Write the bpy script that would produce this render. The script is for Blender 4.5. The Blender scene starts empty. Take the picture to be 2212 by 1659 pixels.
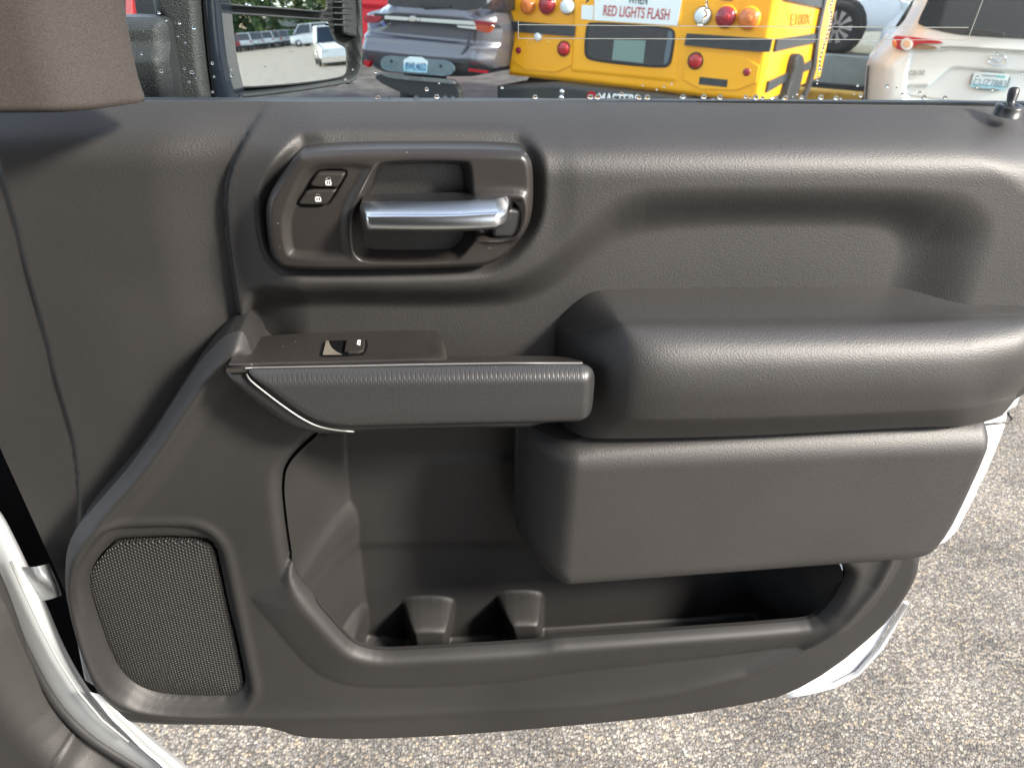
import bpy, bmesh, math, random
import numpy as np
from mathutils import Vector, Matrix
random.seed(7); rng = np.random.default_rng(7)
SC = bpy.context.scene; COL = SC.collection
rad = math.radians

# ------------------------------------------------------------------ camera
CAM = np.array([0.0, 0.0, 1.70]); TH, PS, RH = rad(29), rad(7.4), 0.033
FPX, CX, CY = 1662.0, 1106.0, 829.5          # photograph measured on a 2212 x 1659 copy
_F = np.array([math.sin(PS)*math.cos(TH), math.cos(PS)*math.cos(TH), -math.sin(TH)])
_R0 = np.array([math.cos(PS), -math.sin(PS), 0.0]); _U0 = np.cross(_R0, _F)
_R = math.cos(RH)*_R0 + math.sin(RH)*_U0; _U = -math.sin(RH)*_R0 + math.cos(RH)*_U0
cd = bpy.data.cameras.new("camera"); cam = bpy.data.objects.new("camera", cd); COL.objects.link(cam)
cam.matrix_world = Matrix(((_R[0], _U[0], -_F[0], CAM[0]), (_R[1], _U[1], -_F[1], CAM[1]), (_R[2], _U[2], -_F[2], CAM[2]), (0, 0, 0, 1)))
cd.sensor_width = 36; cd.lens = 36*FPX/2212; cd.clip_start = 0.02; cd.clip_end = 2000
cd.dof.use_dof = True; cd.dof.focus_distance = 0.66; cd.dof.aperture_fstop = 14
SC.camera = cam
# ------------------------------------------------------------------ sky, sun, exposure
SUN_B, SUN_E = 127.0, 33.0                    # bearing (clockwise from +Y) and elevation
w = bpy.data.worlds.new("World"); SC.world = w; w.use_nodes = True
sky = w.node_tree.nodes.new("ShaderNodeTexSky"); sky.sky_type = 'NISHITA'; sky.sun_disc = False
sky.sun_elevation = rad(SUN_E); sky.sun_rotation = rad(SUN_B); sky.dust_density = 1.6
bg = w.node_tree.nodes["Background"]; bg.inputs[1].default_value = 0.115
_wn, _wl = w.node_tree.nodes, w.node_tree.links
_tc = _wn.new("ShaderNodeTexCoord"); _mp = _wn.new("ShaderNodeMapping"); _mp.inputs["Scale"].default_value = (1, 1, 2.2); _cn = _wn.new("ShaderNodeTexNoise"); _cn.inputs["Scale"].default_value = 2.3; _cn.inputs["Detail"].default_value = 7; _cn.inputs["Roughness"].default_value = .6
_cr = _wn.new("ShaderNodeMapRange"); _cr.inputs["From Min"].default_value = .42; _cr.inputs["From Max"].default_value = .66; _cr.inputs["To Max"].default_value = .8
_cm = _wn.new("ShaderNodeMix"); _cm.data_type = 'RGBA'; _cm.inputs[7].default_value = (9.5, 10.2, 11.2, 1)   # broken white cloud
_wl.new(_tc.outputs["Generated"], _mp.inputs[0]); _wl.new(_mp.outputs[0], _cn.inputs["Vector"]); _wl.new(_cn.outputs["Fac"], _cr.inputs["Value"]); _wl.new(_cr.outputs[0], _cm.inputs[0]); _wl.new(sky.outputs[0], _cm.inputs[6]); _wl.new(_cm.outputs[2], bg.inputs[0])
sl = bpy.data.lights.new("sun", 'SUN'); sl.energy = 3.6; sl.angle = rad(9); sl.color = (1.0, 0.92, 0.81)
so = bpy.data.objects.new("sun", sl); COL.objects.link(so)
_s = Vector((math.sin(rad(SUN_B))*math.cos(rad(SUN_E)), math.cos(rad(SUN_B))*math.cos(rad(SUN_E)), math.sin(rad(SUN_E))))
so.rotation_euler = _s.to_track_quat('Z', 'Y').to_euler(); so.location = (3, -2, 6)
SC.view_settings.view_transform = 'Standard'; SC.view_settings.look = 'None'
SC.view_settings.exposure = 1.7; SC.view_settings.gamma = 1.0

# ------------------------------------------------------------------ geometry helpers
YD = 0.62                                     # door glass plane; p = how far a surface stands towards the cab
def ray(px, py): return _F + _R*((px-CX)/FPX) + _U*((CY-py)/FPX)
def P3(px, py, p=0.05):
    d = ray(px, py); return CAM + d*((YD-p)/d[1])
def XZ(px, py, p=0.05):
    a = P3(px, py, p); return (a[0], a[2])
def ground(px, py, z=0.0):
    d = ray(px, py); return CAM + d*((z-CAM[2])/d[2])
def bearing(px, py):
    d = ray(px, py); return math.atan2(d[0], d[1])
def zm(ox, oy, s):                            # detail view coordinates -> working pixels
    return lambda x, y: ((ox + x/s)*0.88657, (oy + y/s)*0.88657)
def chaikin(P, k=2, closed=True):
    P = np.asarray(P, float)
    for _ in range(k):
        if closed:
            N = np.roll(P, -1, 0); P = np.stack([.75*P+.25*N, .25*P+.75*N], 1).reshape(-1, P.shape[1])
        else:
            A, B = P[:-1], P[1:]; M = np.stack([.75*A+.25*B, .25*A+.75*B], 1).reshape(-1, P.shape[1])
            P = np.vstack([P[:1], M[1:-1], P[-1:]])
    return P
def Q(pts, p=0.05, k=2, conv=None):
    out = []
    for t in pts:
        x, y = (conv(t[0], t[1]) if conv else t[:2]); out.append(XZ(x, y, t[2] if len(t) > 2 else p))
    return chaikin(out, k)
def sdf(X, Z, poly, near=False):
    sh = X.shape; x = X.ravel(); z = Z.ravel(); n = len(poly)
    best = np.full(x.shape, 1e9); ins = np.zeros(x.shape, bool); bx = np.zeros_like(x); bz = np.zeros_like(x)
    for i in range(n):
        ax, az = poly[i]; cx, cz = poly[(i+1) % n]; ex, ez = cx-ax, cz-az
        L = ex*ex+ez*ez
        if L < 1e-14: continue
        t = np.clip(((x-ax)*ex+(z-az)*ez)/L, 0, 1); qx = ax+t*ex; qz = az+t*ez
        d = (x-qx)**2+(z-qz)**2; m = d < best; best = np.where(m, d, best)
        if near: bx = np.where(m, qx, bx); bz = np.where(m, qz, bz)
        c = ((az > z) != (cz > z))
        if abs(ez) > 1e-12: ins ^= c & (x < (ex*(z-az)/ez+ax))
    d = np.sqrt(best); d = np.where(ins, d, -d).reshape(sh)
    return (d, bx.reshape(sh), bz.reshape(sh)) if near else d
def ss(d, a, b):
    t = np.clip((d-a)/(b-a), 0, 1); return t*t*(3-2*t)
def rnd(t):
    t = np.clip(t, 0, 1); return 1-(1-t)**2.3
def ramp(X, Z, A, B):                         # 0 on outline A ... 1 on inner outline B
    a = np.maximum(sdf(X, Z, A), 0); b = np.maximum(-sdf(X, Z, B), 0); return a/(a+b+1e-9)
def ease(t): return t*t*(3-2*t)

def link(name, me, mat, parent=None, label=None):
    o = bpy.data.objects.new(name, me); COL.objects.link(o)
    if mat is not None and not me.materials: me.materials.append(mat)
    if parent is not None:
        o.parent = parent
        if parent.type == 'EMPTY' and parent.get('wc'): o.matrix_parent_inverse = Matrix.Translation(-parent.location)
    if label: o['label'] = label
    return o
def mk(name, V, Fc, mat, parent=None, smooth=True, label=None):
    me = bpy.data.meshes.new(name); me.from_pydata([tuple(map(float, v)) for v in V], [], [tuple(map(int, f)) for f in Fc])
    if smooth: me.polygons.foreach_set('use_smooth', [True]*len(me.polygons))
    me.update(); return link(name, me, mat, parent, label)
def thing(name, label, cat, loc=(0, 0, 0), rz=0.0, group=None, wc=True):
    o = bpy.data.objects.new(name, None); COL.objects.link(o); o.location = loc; o.rotation_euler = (0, 0, rz)
    o.empty_display_size = 0.1; o['label'] = label; o['category'] = cat
    if wc: o['wc'] = 1
    if group: o['group'] = group
    return o
def tag(o, label, cat, group=None, kind=None):
    if label: o['label'] = label
    if cat: o['category'] = cat
    if group: o['group'] = group
    if kind: o['kind'] = kind
    return o
DOORMAP = lambda X, h, Z: np.stack([X, YD-h, Z], -1)
def relief(name, outline, hfun, cell, back, mat, parent=None, mp=DOORMAP, label=None, hole=None, hback=None):
    """solid panel: a height field over the plane, cut to the outline, with side walls back to `back`"""
    o = np.asarray(outline); x0, z0 = o.min(0)-cell; x1, z1 = o.max(0)+cell
    xs = np.arange(x0, x1+cell, cell); zs = np.arange(z0, z1+cell, cell); X, Z = np.meshgrid(xs, zs)
    d = sdf(X, Z, o); isH = np.zeros(d.shape, bool)
    if hole is not None:
        d2 = -sdf(X, Z, hole); isH = d2 < d; d = np.minimum(d, d2)
    nr, nc = X.shape; idx = np.arange(nr*nc).reshape(nr, nc); dr = d.ravel(); Xr, Zr, hr = X.ravel(), Z.ravel(), isH.ravel()
    q = np.stack([idx[:-1, :-1], idx[:-1, 1:], idx[1:, 1:], idx[1:, :-1]], -1).reshape(-1, 4); s = (dr[q] > 0).sum(1)
    ins = dr > 0; rem = np.cumsum(ins)-1; n_in = int(ins.sum()); cut = {}; ex, ez, eh = [], [], []
    def cutp(a, b):
        k = (a, b) if a < b else (b, a)
        if k not in cut:
            t = dr[a]/(dr[a]-dr[b]); t = min(max(t, .02), .98); cut[k] = len(ex); ex.append(Xr[a]+t*(Xr[b]-Xr[a])); ez.append(Zr[a]+t*(Zr[b]-Zr[a])); eh.append(hr[a] if abs(dr[a]) < abs(dr[b]) else hr[b])
        return n_in+cut[k]
    part, bd = [], []
    for f in q[(s > 0) & (s < 4)].tolist():
        poly = []; ct = []
        for i in range(4):
            a, b = f[i], f[(i+1) % 4]; ia, ib = ins[a], ins[b]
            if ia: poly.append(int(rem[a]))
            if ia != ib: c = cutp(a, b); poly.append(c); ct.append((c, ia))
        part.append(tuple(poly))
        for i, v in enumerate(poly):                       # the cut side of the cell is the panel's edge
            w_ = poly[(i+1) % len(poly)]
            if v >= n_in and w_ >= n_in: bd.append((v, w_))
    ex, ez, eh = np.array(ex), np.array(ez), np.array(eh, bool)
    AX, AZ = np.concatenate([Xr[ins], ex]), np.concatenate([Zr[ins], ez]); AD = np.concatenate([dr[ins], np.zeros(len(ex))])
    V = mp(AX, hfun(AX, AZ, AD), AZ); faces = [tuple(f) for f in rem[q[s == 4]].tolist()]+part
    top = V[n_in:]; bot = mp(ex, np.where(eh, back if hback is None else (hback(ex, ez) if callable(hback) else hback), back)+0*ex, ez); n0, nb = len(V), len(ex)
    sk = [(n0+j-n_in, n0+i-n_in, n0+nb+i-n_in, n0+nb+j-n_in) for i, j in bd]
    me = bpy.data.meshes.new(name); me.from_pydata(np.vstack([V, top, bot]).tolist(), [], faces+sk)
    me.polygons.foreach_set('use_smooth', [True]*len(faces)+[False]*len(sk)); me.update()
    return link(name, me, mat, parent, label)
def loft(name, grid, mat, parent=None, k=2, label=None, map_p=True):
    G = np.array([[P3(*c) if map_p else c for c in row] for row in grid], float)
    def ch(A):
        a, b = A[:-1], A[1:]; M = np.stack([.75*a+.25*b, .25*a+.75*b], 1).reshape((-1,)+A.shape[1:])
        return np.concatenate([A[:1], M[1:-1], A[-1:]])
    for _ in range(k): G = ch(G)
    G = G.transpose(1, 0, 2)
    for _ in range(k): G = ch(G)
    nr, nc = G.shape[:2]
    Fc = [(i*nc+j, i*nc+j+1, (i+1)*nc+j+1, (i+1)*nc+j) for i in range(nr-1) for j in range(nc-1)]
    return mk(name, G.reshape(-1, 3), Fc, mat, parent, True, label)
def tube(name, pts, r, mat, parent=None, n=8, label=None):
    pts = np.asarray(pts, float); V = []; Fc = []
    rs = r if hasattr(r, '__len__') else [r]*len(pts)
    for i, c in enumerate(pts):
        t = pts[min(i+1, len(pts)-1)]-pts[max(i-1, 0)]; t = t/(np.linalg.norm(t)+1e-12)
        a = np.cross(t, [0.3, 0.2, 1.0]); a /= np.linalg.norm(a)+1e-12; b = np.cross(t, a)
        for j in range(n): V.append(c+rs[i]*(a*math.cos(2*math.pi*j/n)+b*math.sin(2*math.pi*j/n)))
    for i in range(len(pts)-1):
        for j in range(n): Fc.append((i*n+j, i*n+(j+1) % n, (i+1)*n+(j+1) % n, (i+1)*n+j))
    Fc += [tuple(range(n)), tuple(range((len(pts)-1)*n, len(pts)*n))]
    return mk(name, V, Fc, mat, parent, True, label)
def prism(name, base, off, mat, parent=None, label=None, bevel=0.0):
    """extruded polygon: base = list of 3D points, off = extrusion vector (towards the viewer)"""
    B = [np.asarray(b, float) for b in base]; n = len(B); off = np.asarray(off, float); c = sum(B)/n
    if bevel > 0:
        L = np.linalg.norm(off); w = off/L; r = bevel
        def inset(k): return [b+(c-b)/max(np.linalg.norm(c-b), 1e-9)*k for b in B]
        rings = [B, [b+off-w*r for b in B], [b+off-w*r*.3 for b in inset(r*.3)], [b+off for b in inset(r)]]
    else: rings = [B, [b+off for b in B]]
    V = [v for r_ in rings for v in r_]; Fc = []
    for k in range(len(rings)-1):
        for i in range(n): Fc.append((k*n+i, k*n+(i+1) % n, (k+1)*n+(i+1) % n, (k+1)*n+i))
    Fc.append(tuple((len(rings)-1)*n+i for i in range(n))); Fc.append(tuple(range(n))[::-1])
    return mk(name, V, Fc, mat, parent, False, label)
def lathe(name, prof, origin, axis, mat, parent=None, n=32, label=None, flat=False):
    ax = np.asarray(axis, float); ax /= np.linalg.norm(ax); a = np.cross(ax, [0.21, 0.1, 1.0] if abs(ax[2]) < .9 else [1, 0, 0.1]); a /= np.linalg.norm(a); b = np.cross(ax, a)
    V = []; Fc = []
    for r, h in prof:
        for j in range(n): V.append(np.asarray(origin)+ax*h+r*(a*math.cos(2*math.pi*j/n)+b*math.sin(2*math.pi*j/n)))
    for i in range(len(prof)-1):
        for j in range(n): Fc.append((i*n+j, i*n+(j+1) % n, (i+1)*n+(j+1) % n, (i+1)*n+j))
    Fc.append(tuple(range(n))); Fc.append(tuple(range((len(prof)-1)*n, len(prof)*n)))
    return mk(name, V, Fc, mat, parent, not flat, label)
def box(name, c, s, mat, parent=None, bevel=0.0, label=None, taper=None, segs=2):
    bm = bmesh.new(); bmesh.ops.create_cube(bm, size=1)
    for v in bm.verts:
        f = taper if (taper and v.co.z > 0) else (1, 1)
        v.co = Vector((v.co.x*s[0]*f[0]+c[0], v.co.y*s[1]*f[1]+c[1], v.co.z*s[2]+c[2]))
    if bevel: bmesh.ops.bevel(bm, geom=bm.edges[:], offset=bevel, segments=segs, affect='EDGES', profile=0.5)
    me = bpy.data.meshes.new(name); bm.to_mesh(me); bm.free()
    o = link(name, me, mat, parent, label)
    if bevel: me.polygons.foreach_set('use_smooth', [len(p.vertices) > 4 or p.area < bevel*max(s) for p in me.polygons])
    return o
class Frame:                                  # an upright plane standing somewhere in the scene
    def __init__(s, O, bear):                 # bear: bearing of its left-to-right axis, radians
        s.O = np.array(O, float); s.ex = np.array([math.sin(bear), math.cos(bear), 0.0]); s.n = np.array([-math.cos(bear)*1.0, math.sin(bear), 0.0])
        s.n = np.array([math.sin(bear+math.pi/2), math.cos(bear+math.pi/2), 0.0]); s.f = -s.n
    def V(s, px, py, off=0.0):
        d = ray(px, py); o = s.O+s.n*off; return CAM+d*(np.dot(o-CAM, s.n)/np.dot(d, s.n))
    def uv(s, px, py, off=0.0):
        q = s.V(px, py, off)-s.O; return (float(np.dot(q, s.ex)), float(q[2]))
    def mp(s, X, h, Z): return s.O + X[..., None]*s.ex + h[..., None]*s.n + Z[..., None]*np.array([0, 0, 1.0])
    def at(s, u, h, z): return s.O+s.ex*u+s.n*h+np.array([0, 0, z])
def poly_on(fr, pts, off, conv=None, k=0):
    P = [fr.V(*(conv(*p) if conv else p), off) for p in pts]; return chaikin(P, k) if k else P
def ell(cx, cy, rx, ry, n=28): return [(cx+rx*math.cos(2*math.pi*i/n), cy+ry*math.sin(2*math.pi*i/n)) for i in range(n)]
def text_mesh(name, s, a, b, c, n, mat, parent=None, bold=0.0, depth=0.0015):
    """lettering as a mesh: a = lower left, b = lower right, c = upper left corner, n = outward normal"""
    cu = bpy.data.curves.new("lettering", 'FONT'); cu.body = s; cu.offset = bold; cu.extrude = 0.02
    t = bpy.data.objects.new("lettering", cu); COL.objects.link(t)
    dg = bpy.context.evaluated_depsgraph_get(); me = bpy.data.meshes.new_from_object(t.evaluated_get(dg)); bpy.data.objects.remove(t); bpy.data.curves.remove(cu)
    n_ = len(me.vertices); co = np.empty(n_*3); me.vertices.foreach_get('co', co); co = co.reshape(-1, 3)
    mn, mx = co.min(0), co.max(0); u = (co[:, 0]-mn[0])/(mx[0]-mn[0]); v = (co[:, 1]-mn[1])/(mx[1]-mn[1])
    a, b, c, n = map(lambda q: np.asarray(q, float), (a, b, c, n)); w_ = (co[:, 2]-mn[2])/(mx[2]-mn[2])
    out = a+u[:, None]*(b-a)+v[:, None]*(c-a)+w_[:, None]*n*depth
    me.vertices.foreach_set('co', out.ravel()); me.update(); me.materials.clear(); me.name = name
    return link(name, me, mat, parent)

# ------------------------------------------------------------------ materials
def mat(name, col, rough=0.5, metal=0.0, spec=0.5, coat=0.0, trans=0.0, ior=1.45, emit=None):
    m = bpy.data.materials.new(name); m.use_nodes = True; b = m.node_tree.nodes["Principled BSDF"]
    b.inputs["Base Color"].default_value = (*col, 1); b.inputs["Roughness"].default_value = rough
    b.inputs["Metallic"].default_value = metal; b.inputs["Specular IOR Level"].default_value = spec
    b.inputs["Coat Weight"].default_value = coat; b.inputs["Coat Roughness"].default_value = 0.04
    b.inputs["Transmission Weight"].default_value = trans; b.inputs["IOR"].default_value = ior
    return m
def nodes(m): return m.node_tree.nodes, m.node_tree.links, m.node_tree.nodes["Principled BSDF"]
def vary(m, c1, c2, scale=8.0, detail=4.0, pos=(0.35, 0.65), rough=None, coords='Object', stretch=None):
    N, L, b = nodes(m); tc = N.new("ShaderNodeTexCoord"); no = N.new("ShaderNodeTexNoise"); no.inputs["Scale"].default_value = scale; no.inputs["Detail"].default_value = detail
    src = tc.outputs[coords]
    if stretch:
        mp_ = N.new("ShaderNodeMapping"); mp_.inputs["Scale"].default_value = stretch; L.new(src, mp_.inputs[0]); src = mp_.outputs[0]
    cr = N.new("ShaderNodeValToRGB"); cr.color_ramp.elements[0].position, cr.color_ramp.elements[1].position = pos
    cr.color_ramp.elements[0].color = (*c1, 1); cr.color_ramp.elements[1].color = (*c2, 1)
    L.new(src, no.inputs["Vector"]); L.new(no.outputs["Fac"], cr.inputs[0]); L.new(cr.outputs[0], b.inputs["Base Color"])
    if rough:
        mr = N.new("ShaderNodeMapRange"); mr.inputs["To Min"].default_value, mr.inputs["To Max"].default_value = rough
        L.new(no.outputs["Fac"], mr.inputs["Value"]); L.new(mr.outputs[0], b.inputs["Roughness"])
    return m
def grain(m, scale, dist, strength=1.0, noise_scale=None, smooth=0.6, stretch=None):
    """moulded leather grain: bump from rounded cells broken up by noise"""
    N, L, b = nodes(m); tc = N.new("ShaderNodeTexCoord"); vo = N.new("ShaderNodeTexVoronoi"); vo.feature = 'SMOOTH_F1'
    vo.inputs["Smoothness"].default_value = smooth; vo.inputs["Scale"].default_value = scale
    n1 = N.new("ShaderNodeTexNoise"); n1.inputs["Scale"].default_value = noise_scale or scale*0.9; n1.inputs["Detail"].default_value = 2
    src = tc.outputs["Object"]
    mp_ = N.new("ShaderNodeMapping"); mp_.inputs["Rotation"].default_value = (0, rad(28), 0); mp_.inputs["Scale"].default_value = stretch or (1, 1, 1.5)
    L.new(src, mp_.inputs[0]); L.new(mp_.outputs[0], vo.inputs["Vector"]); L.new(mp_.outputs[0], n1.inputs["Vector"])
    ad = N.new("ShaderNodeMath"); ad.operation = 'MULTIPLY_ADD'; ad.inputs[1].default_value = -0.9
    L.new(vo.outputs["Distance"], ad.inputs[0]); L.new(n1.outputs["Fac"], ad.inputs[2])
    bu = N.new("ShaderNodeBump"); bu.inputs["Distance"].default_value = dist; bu.inputs["Strength"].default_value = strength
    L.new(ad.outputs[0], bu.inputs["Height"]); L.new(bu.outputs[0], b.inputs["Normal"]); return m
def dust(m, scale=85, size=.05, amount=.30, col=(.16, .15, .14)):
    """sparse specks of lint lying on a surface"""
    N, L, b = nodes(m); tc = N.new("ShaderNodeTexCoord"); v = N.new("ShaderNodeTexVoronoi"); v.inputs["Scale"].default_value = scale; L.new(tc.outputs["Object"], v.inputs["Vector"])
    a = N.new("ShaderNodeMath"); a.operation = 'LESS_THAN'; a.inputs[1].default_value = size; L.new(v.outputs["Distance"], a.inputs[0])
    sp = N.new("ShaderNodeSeparateColor"); L.new(v.outputs["Color"], sp.inputs[0]); c = N.new("ShaderNodeMath"); c.operation = 'LESS_THAN'; c.inputs[1].default_value = amount; L.new(sp.outputs[0], c.inputs[0])
    q = N.new("ShaderNodeMath"); q.operation = 'MULTIPLY'; L.new(a.outputs[0], q.inputs[0]); L.new(c.outputs[0], q.inputs[1])
    old = b.inputs["Base Color"].links[0].from_socket; mx = N.new("ShaderNodeMix"); mx.data_type = 'RGBA'; mx.inputs[7].default_value = (*col, 1); L.new(q.outputs[0], mx.inputs[0]); L.new(old, mx.inputs[6]); L.new(mx.outputs[2], b.inputs["Base Color"]); return m
LEATHER = grain(vary(mat("grained_leather", (.02, .02, .02), .5, spec=.7), (.0178, .0168, .0165), (.0240, .0226, .0222), 5, 5, rough=(.47, .57)), 760, .00015)
PLASTIC = grain(vary(mat("moulded_plastic", (.02, .02, .02), .5, spec=.5), (.0142, .0135, .0135), (.0200, .0190, .0188), 6, 5, rough=(.48, .60)), 1100, .00008)
SATIN = dust(vary(mat("satin_plastic", (.02, .02, .02), .34, spec=.5), (.0185, .0165, .0155), (.025, .0225, .021), 9, 3, rough=(.30, .40)), 120, .06, .3)
grain(SATIN, 1500, .00003)
DARKP = vary(mat("smooth_dark_plastic", (.02, .02, .021), .35), (.018, .018, .019), (.026, .026, .027), 12, 3)
RUBBER = vary(mat("black_rubber", (.012, .012, .013), .6), (.010, .010, .011), (.016, .016, .017), 30, 3)
VOID = mat("gap_shade_paint", (.003, .003, .004), .8, spec=.1)  # near-black colour stands in for shade in hinge gap and switch recess
ALU = vary(mat("satin_aluminium", (.5, .52, .54), .24, 1.0), (.50, .52, .54), (.56, .58, .60), 12, 2)
CHROME = mat("chrome", (.72, .73, .75), .12, 1.0)
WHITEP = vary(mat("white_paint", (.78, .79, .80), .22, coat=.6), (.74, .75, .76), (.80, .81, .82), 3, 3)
JAMB = vary(mat("shaded_jamb_white", (.4, .42, .43), .4, coat=.2), (.36, .38, .39), (.43, .45, .46), 5, 4)  # white body paint greyed down so its colour carries the truck's shade
PRINT = mat("white_print", (.75, .76, .76), .5)
PILLAR = grain(vary(mat("woven_pillar_trim", (.06, .054, .05), .75, spec=.3), (.030, .026, .024), (.044, .038, .035), 900, 2, (.35, .65)), 700, .0001)
# dotted pull-handle skin and speaker mesh: staggered dot pattern
def dots(m, cell, depth, c_hole, c_web, lo, hi, rot=0.0):
    N, L, b = nodes(m); tc = N.new("ShaderNodeTexCoord"); mp_ = N.new("ShaderNodeMapping"); mp_.inputs["Rotation"].default_value = (0, rot, 0); L.new(tc.outputs["Object"], mp_.inputs[0])
    sx = N.new("ShaderNodeSeparateXYZ"); L.new(mp_.outputs[0], sx.inputs[0])
    def M(op, a, c=None, d=None):
        q = N.new("ShaderNodeMath"); q.operation = op
        for i, v in enumerate((a, c, d)):
            if v is None: continue
            if isinstance(v, (int, float)): q.inputs[i].default_value = v
            else: L.new(v, q.inputs[i])
        return q.outputs[0]
    k = 2*math.pi/cell; zy = M('SUBTRACT', sx.outputs['Z'], sx.outputs['Y'])
    a = M('COSINE', M('MULTIPLY', sx.outputs['X'], k))
    u = M('ADD', M('MULTIPLY', sx.outputs['X'], k*.5), M('MULTIPLY', zy, k*.866)); v = M('SUBTRACT', M('MULTIPLY', sx.outputs['X'], k*.5), M('MULTIPLY', zy, k*.866))
    s = M('ADD', a, M('ADD', M('COSINE', u), M('COSINE', v)))
    mr = N.new("ShaderNodeMapRange"); mr.interpolation_type = 'SMOOTHSTEP'; mr.inputs["From Min"].default_value = lo; mr.inputs["From Max"].default_value = hi; L.new(s, mr.inputs["Value"])
    mx = N.new("ShaderNodeMix"); mx.data_type = 'RGBA'; mx.inputs[6].default_value = (*c_web, 1); mx.inputs[7].default_value = (*c_hole, 1)
    L.new(mr.outputs[0], mx.inputs[0]); L.new(mx.outputs[2], b.inputs["Base Color"])
    bu = N.new("ShaderNodeBump"); bu.invert = True; bu.inputs["Distance"].default_value = depth; L.new(mr.outputs[0], bu.inputs["Height"]); L.new(bu.outputs[0], b.inputs["Normal"]); return m
GRIPM = dots(mat("dotted_grip_skin", (.05, .05, .05), .36, spec=.6), .0017, .00006, (.021, .021, .022), (.027, .027, .028), -.6, 1.6)
MESH = dots(mat("speaker_mesh", (.05, .05, .05), .36, spec=.7), .0026, .0005, (.004, .004, .004), (.018, .0175, .017), -.9, 1.0)
# window glass: clear sheet with real reflections
GLASS = bpy.data.materials.new("window_glass"); GLASS.use_nodes = True
_n, _l = GLASS.node_tree.nodes, GLASS.node_tree.links; _n.remove(_n["Principled BSDF"])
_t = _n.new("ShaderNodeBsdfTransparent"); _t.inputs[0].default_value = (.93, .96, .95, 1); _g = _n.new("ShaderNodeBsdfGlossy"); _g.inputs["Roughness"].default_value = .02
_f = _n.new("ShaderNodeFresnel"); _f.inputs[0].default_value = 1.22; _x = _n.new("ShaderNodeMixShader"); _l.new(_f.outputs[0], _x.inputs[0]); _l.new(_t.outputs[0], _x.inputs[1]); _l.new(_g.outputs[0], _x.inputs[2]); _l.new(_x.outputs[0], _n["Material Output"].inputs[0])
WATER = mat("water", (1, 1, 1), 0.0, trans=1.0, ior=1.33)
MIRROR = mat("mirror_silver", (.86, .88, .87), .01, 1.0)
MHOUS = grain(vary(mat("mirror_housing_plastic", (.02, .022, .024), .42), (.015, .017, .019), (.024, .026, .028), 9, 4, rough=(.40, .52)), 900, .0005)
GLOSSB = mat("gloss_black_cover", (.012, .016, .024), .16, coat=.5)

# ------------------------------------------------------------------ ground
m = mat("pebbled_asphalt", (.3, .28, .26), .6); N, L, b = nodes(m)
tc = N.new("ShaderNodeTexCoord"); nz = N.new("ShaderNodeTexNoise"); nz.inputs["Scale"].default_value = 60; nz.inputs["Detail"].default_value = 3
L.new(tc.outputs["Object"], nz.inputs["Vector"])
wv = N.new("ShaderNodeVectorMath"); wv.operation = 'MULTIPLY_ADD'; wv.inputs[1].default_value = (.006, .006, .006); L.new(nz.outputs["Color"], wv.inputs[0]); L.new(tc.outputs["Object"], wv.inputs[2])
v1 = N.new("ShaderNodeTexVoronoi"); v1.inputs["Scale"].default_value = 122; v1.inputs["Randomness"].default_value = 1; L.new(wv.outputs[0], v1.inputs["Vector"])
v2 = N.new("ShaderNodeTexVoronoi"); v2.inputs["Scale"].default_value = 260; L.new(wv.outputs[0], v2.inputs["Vector"])
sp = N.new("ShaderNodeSeparateColor"); L.new(v1.outputs["Color"], sp.inputs[0])
cr = N.new("ShaderNodeValToRGB"); E_ = cr.color_ramp.elements; E_[0].position = 0; E_[0].color = (.13, .118, .102, 1); E_[1].position = 1; E_[1].color = (.60, .55, .46, 1)
for ps_, c_ in ((.22, (.21, .18, .145, 1)), (.45, (.35, .30, .24, 1)), (.60, (.25, .235, .215, 1)), (.8, (.47, .42, .34, 1)), (.93, (.50, .38, .24, 1))):
    e = E_.new(ps_); e.color = c_
L.new(sp.outputs[0], cr.inputs[0])
tar = N.new("ShaderNodeMapRange"); tar.inputs["From Min"].default_value = .0032; tar.inputs["From Max"].default_value = .0052; tar.inputs["From Min"].default_value = .42; tar.inputs["From Max"].default_value = .72
L.new(v1.outputs["Distance"], tar.inputs["Value"])
mx = N.new("ShaderNodeMix"); mx.data_type = 'RGBA'; mx.inputs[7].default_value = (.125, .112, .096, 1); L.new(tar.outputs[0], mx.inputs[0]); L.new(cr.outputs[0], mx.inputs[6])
big = N.new("ShaderNodeTexNoise"); big.inputs["Scale"].default_value = 2.6; big.inputs["Detail"].default_value = 7; big.inputs["Roughness"].default_value = .65; L.new(tc.outputs["Object"], big.inputs["Vector"])
br_ = N.new("ShaderNodeMapRange"); br_.inputs["From Min"].default_value = .3; br_.inputs["From Max"].default_value = .7; br_.inputs["To Min"].default_value = .42; br_.inputs["To Max"].default_value = 1.12; L.new(big.outputs["Fac"], br_.inputs["Value"])
mu = N.new("ShaderNodeVectorMath"); mu.operation = 'SCALE'; L.new(mx.outputs[2], mu.inputs[0]); L.new(br_.outputs[0], mu.inputs["Scale"]); L.new(mu.outputs[0], b.inputs["Base Color"])
hh = N.new("ShaderNodeMath"); hh.operation = 'ADD'; L.new(v1.outputs["Distance"], hh.inputs[0]); L.new(v2.outputs["Distance"], hh.inputs[1])
bu = N.new("ShaderNodeBump"); bu.invert = True; bu.inputs["Distance"].default_value = .0048; bu.inputs["Strength"].default_value = 1.0; L.new(hh.outputs[0], bu.inputs["Height"]); L.new(bu.outputs[0], b.inputs["Normal"])
rr = N.new("ShaderNodeMapRange"); rr.inputs["To Min"].default_value = .3; rr.inputs["To Max"].default_value = .75; L.new(sp.outputs[1], rr.inputs["Value"]); L.new(rr.outputs[0], b.inputs["Roughness"])
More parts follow.
